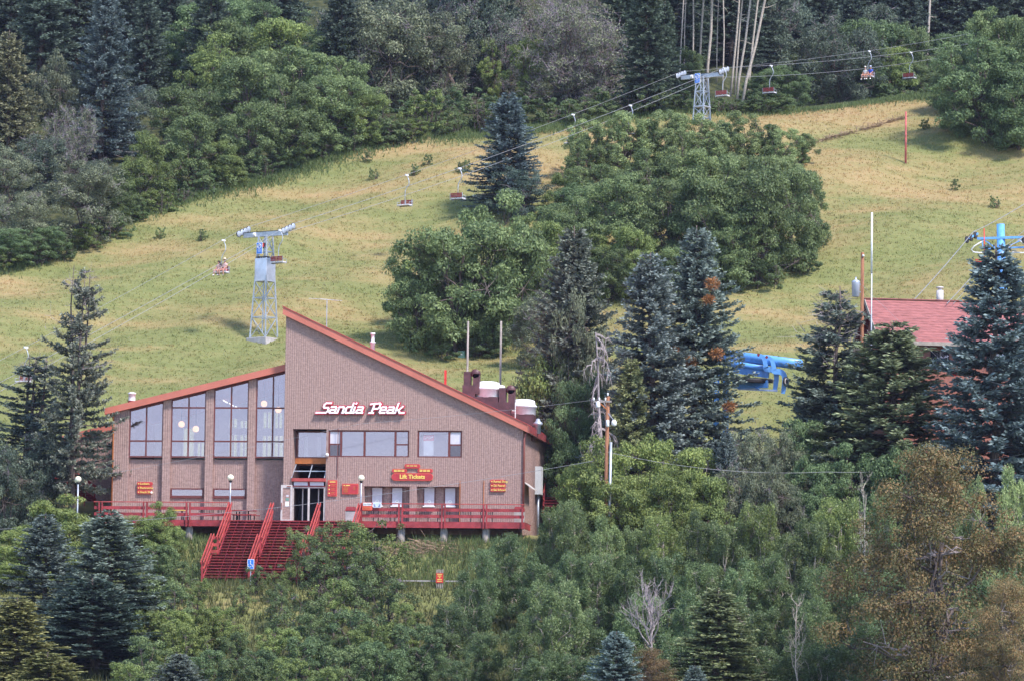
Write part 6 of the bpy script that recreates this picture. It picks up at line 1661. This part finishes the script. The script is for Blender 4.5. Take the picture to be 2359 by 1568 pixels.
# ---- trees beside and behind the lodge
T_at('spruce', 1332, 520, 88, 16.0, 'spruce with a brownish top behind the grey snag', tint=(1.15, 1.08, 0.95), var=2)
T_at('oak', 1330, 690, 85, 15.0, 'olive oak crowding the foot of the brown topped spruce', tint=GREY)
T_at('spruce', 1508, 582, 98, 7.0, 'blue spruce with a pale bleached top beside the orange flecked one', tint=(1.05, 1.05, 1.1), var=1)
ob = T_at('spruce', 1606, 520, 92, 10.0, 'dark spruce flecked with dead orange sprays', tint=(0.9, 0.95, 0.92), var=2)
g = np.random.default_rng(8)
for u, v, rr_ in ((1640, 655, 0.6), (1650, 815, 0.5), (1590, 833, 0.4), (1680, 935, 0.45), (1552, 810, 0.4), (1632, 690, 0.4)):
    c = at(u, v, 7.2); L_ = Leaves(); m_ = 260
    dv = unit(g.normal(0, 1, (m_, 3)))
    L_.add(np.array(c)+dv*g.uniform(0.2, 1, (m_, 1))*rr_*np.array([0.9, 0.5, 0.65]), dv+g.normal(0, 0.3, (m_, 3)), np.array([0, 0, 1.0])+g.normal(0, 0.5, (m_, 3)), 0.24, 0.045, g.uniform(0, 1, m_))
    me = L_.mesh('dead_spray'); me.materials.append(M['deadneedle'])
    q = bpy.data.objects.new('dead_spray', me); col.objects.link(q)
    q.parent = ob; bpy.context.view_layer.update(); q.matrix_parent_inverse = ob.matrix_world.inverted()
T_at('deadtop', 1930, 660, 112, 5.0, 'grey green spruce with a broken bleached top by the transformer pole', tint=(1.05, 1.1, 1.0))
T_at('spruce', 2062, 738, 150, 2.0, 'yellow green spruce in front of the red roofed house', tint=(1.15, 1.15, 0.72), var=0)
T_at('spruce', 2292, 560, 128, -2.0, 'huge dark blue spruce in front of the blue lift tower', tint=(0.8, 0.92, 1.05), var=1)
T_at('spruce', 2400, 700, 80, 3.0, 'dark spruce beside the huge blue spruce, cut by the picture edge', tint=(0.6, 0.72, 0.8), var=2)
T_at('spruce', 1868, 870, 50, 6.0, 'small spruce right of the blue terminal', tint=(0.8, 0.9, 0.9), var=2)
T_at('fir', 1452, 820, 52, 5.0, 'yellowish fir beside the grey snag', tint=(2.2, 1.9, 1.2))
T_at('snag', 1392, 752, 62, 3.0, 'grey dead snag with hanging crooked limbs', lean=-0.04, var=0)
T_at('locust', 1285, 800, 92, 15.5, 'green locust right behind the roof fans', tint=BR)
T_at('locust', 1340, 850, 72, 12.0, 'shaded locust between the lodge and the snag', tint=DK)
T_at('locust', 1310, 930, 70, 10.0, 'dark locust behind the right eave of the lodge', tint=DK)
for u, vt, w, y, tint in ((1372, 1028, 92, -4.5, YG), (1480, 1006, 95, -3.0, YG), (1585, 1004, 92, -2.0, YG), (1440, 1090, 95, -7.0, YG), (1545, 1090, 90, -7.5, YG), (1325, 1075, 55, -4.0, YG), (1630, 1075, 75, -5.0, BR)):
    T_at('locust', u, vt, w, y, 'pale yellow green locust '+near(u, (1340, 'against the side stairs of the lodge'), (1460, 'right behind the brown utility pole'), (1560, 'between the utility pole and the spruces'), (9999, 'below the orange flecked spruce')), 'pale locusts right of the lodge', tint=tint)
for u, vt, w, y, tint, k in ((1735, 975, 82, 2.0, GREY, 'oak'), (1800, 1000, 70, 0.0, GREY, 'oak'), (1850, 960, 80, 2.0, (0.8, 0.85, 0.9), 'locust'), (1960, 1040, 92, -2.5, DK, 'locust'), (2080, 1020, 92, -3.5, DK, 'locust'), (1890, 1040, 72, -3.0, DK, 'locust'), (2170, 1060, 80, -3.0, DK, 'locust'), (1700, 1060, 70, -3.0, GREY, 'oak'), (1780, 1075, 70, -5.0, GREY, 'oak')):
    T_at(k, u, vt, w, y, 'shaded oak filling the hollow below the spruces' if k == 'oak' else 'shaded locust filling the hollow below the spruces', 'shaded broadleaf trees below the spruces', tint=tint)
T_at('spruce', 1672, 985, 34, -1.5, 'little blue spruce among the grey oaks', tint=(1.1, 1.15, 1.2))
T_at('gappy', 172, 612, 70, -0.5, 'tall half bare spruce in front of the shaded wing', tint=(1.1, 1.0, 0.85))
T_at('gappy', 62, 815, 85, 4.0, 'sparse spruce behind the dark oak', tint=(0.75, 0.82, 0.78))
T_at('oak', 58, 985, 98, 0.5, 'dark leafy oak left of the shaded wing', tint=DK)
T_at('oak', 20, 1040, 80, -2.0, 'dark oak at the left end before the landing fence', tint=DK)
# ---- planting below the deck
for u, vt, w, y, tint in ((140, 1150, 108, -8.0, YG), (55, 1215, 88, -10.5, YG), (215, 1190, 70, -7.0, YG), (310, 1185, 78, -7.0, BR), (372, 1165, 52, -6.4, BR), (30, 1300, 90, -13, BR)):
    T_at('locust', u, vt, w, y, 'yellow green locust growing up to the left deck railing', 'locusts at the left deck railing', tint=tint)
for u, vt, w, y, tint in ((868, 1200, 78, -12.5, BR), (785, 1195, 58, -12.0, GREY), (700, 1212, 48, -11.5, GREY), (740, 1270, 60, -14, (1, 1, 1)), (650, 1300, 38, -13, BR), (592, 1300, 30, -12.2, (1, 1, 1)), (820, 1300, 62, -15, (1, 1, 1)), (900, 1330, 72, -16, (1, 1, 1)), (690, 1370, 72, -19, (1, 1, 1)), (820, 1400, 70, -20, DK)):
    T_low('airy', u, vt, w, 'feathery young locust on the bank, '+near(u, (500, 'under the left railing'), (660, 'before the first flight of stairs'), (770, 'before the middle flight of stairs'), (9999, 'before the right stair rail')), 'young locusts before the stairs', tint=tint)
for u, vt, w, y, tint in ((370, 1250, 58, -13, (1, 1, 1)), (395, 1340, 72, -18, (1, 1, 1)), (470, 1395, 52, -22, YG), (430, 1440, 72, -24, YG), (545, 1450, 45, -23, (1, 1, 1)), (340, 1470, 70, -27, (1, 1, 1)), (480, 1490, 60, -30, DK), (700, 1470, 72, -27, DK), (600, 1490, 60, -30, DK), (780, 1490, 70, -30, (1, 1, 1)), (870, 1470, 72, -28, DK), (940, 1440, 70, -26, DK)):
    T_low('feather', u, vt, w, 'young locust on the lower slope, '+near(u, (450, 'beside the broad spruce'), (640, 'below the wheelchair sign'), (830, 'below the middle flight'), (9999, 'below the red notice')), 'young locusts on the lower slope', tint=tint)
for u, vt, w, tint in ((735, 1215, 45, (1, 1, 1)), (800, 1235, 55, BR), (850, 1255, 60, (1, 1, 1)), (770, 1330, 60, BR), (640, 1345, 45, (1, 1, 1)), (560, 1345, 30, GREY), (455, 1330, 40, BR), (420, 1290, 42, (1, 1, 1))):
    T_low('airy', u, vt, w, 'feathery young locust on the bank, '+near(u, (500, 'under the left railing'), (660, 'before the first flight of stairs'), (770, 'before the middle flight of stairs'), (9999, 'before the right stair rail')), 'young locusts before the stairs', tint=tint)
for u, vt, w, tint in ((640, 1440, 58, BR), (740, 1420, 60, (1, 1, 1)), (560, 1510, 60, (1, 1, 1)), (660, 1520, 60, BR), (400, 1400, 60, YG), (520, 1400, 45, BR), (850, 1430, 60, BR), (760, 1540, 60, BR), (320, 1400, 60, BR), (300, 1530, 60, BR), (1010, 1440, 50, (1, 1, 1)), (930, 1390, 55, BR)):
    T_low('feather', u, vt, w, 'young locust on the lower slope, '+near(u, (450, 'beside the broad spruce'), (640, 'below the wheelchair sign'), (830, 'below the middle flight'), (9999, 'below the red notice')), 'young locusts on the lower slope', tint=tint)
T_at('spruce', 108, 1180, 68, -20, 'blue green spruce with a rounded top before the left locusts', tint=(0.95, 1.0, 1.0), var=0)
T_at('spruce', 252, 1172, 105, -24, 'broad blue green spruce below the left deck railing', tint=(1.0, 1.05, 0.95), var=1)
T_at('spruce', 215, 1330, 110, -29, 'dark spruce crowding the foot of the broad one', tint=(0.55, 0.68, 0.62), var=2)
T_at('fir', 40, 1375, 100, -42, 'olive fir rising in the lower left corner', tint=(1.9, 1.5, 0.8))
T_at('fir', 110, 1500, 90, -46, 'low olive fir beside the corner fir', tint=(1.8, 1.5, 0.8))
T_at('spruce', 415, 1503, 52, -40, 'small pale blue spruce on the lower slope', tint=(1.35, 1.35, 1.3), var=2)
AS = 'aspens below the lodge'
asp = [(1262, 1172, 52, -11.5, (1, 1, 1)), (1330, 1140, 60, -13, (1, 1, 1)), (1400, 1168, 60, -15, (1, 1, 1)), (1470, 1180, 58, -14, (1, 1, 1)), (1535, 1172, 58, -15, BR), (1605, 1178, 60, -15, (1, 1, 1)), (1680, 1185, 62, -16, (1, 1, 1)), (1750, 1160, 62, -16, BR), (1815, 1185, 60, -17, (1, 1, 1)), (1880, 1170, 62, -17, (1, 1, 1)), (1940, 1150, 60, -16, BR), (1905, 1140, 50, -14, BR),
       (1180, 1222, 66, -17, DK), (1120, 1262, 62, -19, DK), (1240, 1250, 68, -20, DK), (1310, 1240, 66, -21, DK), (1390, 1255, 66, -21, (0.85, 0.9, 0.9)), (1460, 1260, 66, -22, (0.85, 0.9, 0.9)), (1540, 1270, 66, -22, DK), (1620, 1265, 66, -23, (0.85, 0.9, 0.9)), (1700, 1270, 66, -23, DK), (1790, 1260, 66, -22, (0.85, 0.9, 0.9)), (1870, 1275, 66, -24, (0.85, 0.9, 0.9)), (1085, 1330, 62, -24, DK), (1030, 1390, 60, -27, DK),
       (1265, 1308, 72, -33, (1, 1, 1)), (1190, 1400, 62, -35, (0.9, 0.95, 0.9)), (1330, 1400, 70, -31, DK), (1480, 1350, 72, -30, DK), (1580, 1350, 72, -31, DK), (1750, 1380, 74, -31, (0.85, 0.9, 0.9)), (1850, 1370, 74, -32, (0.85, 0.9, 0.9)), (1960, 1330, 70, -28, (0.85, 0.9, 0.9)), (1110, 1440, 62, -33, DK), (960, 1470, 66, -33, DK), (900, 1500, 50, -36, DK), (1050, 1490, 60, -37, DK),
       (2235, 1105, 62, -15, PALE), (2330, 1062, 60, -13, PALE), (2130, 1120, 60, -15, (1, 1, 1)), (2040, 1130, 60, -16, (1, 1, 1)), (2010, 1230, 60, -22, (1, 1, 1)), (2350, 1180, 60, -20, (1, 1, 1))]
for u, vt, w, y, tint in [(a_+random.uniform(-12, 12), b_+random.uniform(-16, 26), c_*random.uniform(0.72, 1.0), d_, tuple(q*k_ for q in e_)) for a_, b_, c_, d_, e_ in asp for k_ in (random.uniform(0.85, 1.15),)]:
    T_at('aspen', u, vt, w, y, ('grey green aspen in the upper row of the stand, ' if y > -18 else 'aspen in the middle of the stand, ' if y > -29 else 'aspen low in the stand, ')+near(u, (1150, 'below the brush heap'), (1360, 'below the end of the deck'), (1640, 'below the pale locusts'), (1800, 'below the grey oaks'), (1990, 'towards the leafless aspen top'), (9999, 'beside the rusty fir')), AS, tint=tint)
T_at('bareaspen', 1990, 1108, 45, -25, 'leafless aspen top beside the rusty fir', var=0)
T_at('bareaspen', 1838, 1380, 48, -43, 'leafless thin aspen among the lower aspens', var=0)
T_at('rusty', 2155, 1015, 230, -48, 'large rusty brown fir with bare pale limbs', tint=(0.88, 0.9, 0.85), rz=1.0)
for u, vt, w, y in ((2060, 1300, 70, -34), (2120, 1350, 70, -36), (2200, 1330, 70, -35), (2280, 1300, 70, -33), (2350, 1350, 70, -36), (2020, 1420, 70, -40), (2250, 1450, 80, -44), (2340, 1480, 80, -46)):
    T_at('aspen', u, vt, w, y, 'shaded aspen behind the large rusty fir', 'aspens behind the rusty fir', tint=DK)
T_at('rusty', 2330, 1330, 120, -56, 'smaller rusty fir beside the large one', rz=3.0)
T_at('fir', 1652, 1352, 92, -42, 'olive green fir beside the bleached dead crown', tint=(1.55, 1.45, 0.95))
T_at('snag', 1498, 1385, 105, -44, 'bleached dead tree with a spreading leafless crown', var=1)
T_at('rusty', 1500, 1490, 75, -45, 'brown dying fir under the bleached dead crown', tint=(0.8, 0.75, 0.8))
T_at('spruce', 1418, 1452, 62, -46, 'pale blue young spruce beside the dead crown', tint=(1.15, 1.3, 1.35), var=1)
T_at('spruce', 1600, 1530, 40, -50, 'tiny pale blue spruce tip under the olive fir', tint=(1.2, 1.3, 1.3), var=0)
for u, vt, w, y in ((1760, 1480, 80, -40), (1880, 1470, 80, -41), (1960, 1450, 60, -40), (1560, 1450, 60, -36), (1350, 1500, 70, -42), (1250, 1500, 70, -42)):
    T_at('aspen', u, vt, w, y, 'low aspen in the shade at the foot of the stand', 'aspens at the foot of the stand', tint=DK)
# ------------------------------------------------------------------ air
hm = bpy.data.materials.new('thin summer haze'); hm.use_nodes = True
nt = hm.node_tree; nt.nodes.remove(nt.nodes['Principled BSDF'])
pv_ = nd(nt, 'ShaderNodeVolumePrincipled'); pv_.inputs['Color'].default_value = (0.70, 0.70, 1.0, 1); pv_.inputs['Density'].default_value = 0.000065; pv_.inputs['Anisotropy'].default_value = 0.2
nt.links.new(pv_.outputs[0], nt.nodes['Material Output'].inputs['Volume'])
hb = MB().box(-640, 640, -640, 740, -40, 300).build('haze', hm)
tag(hb, 'thin pale haze in the air over the slope', 'haze', kind='stuff')
scene.cycles.volume_bounces = 0
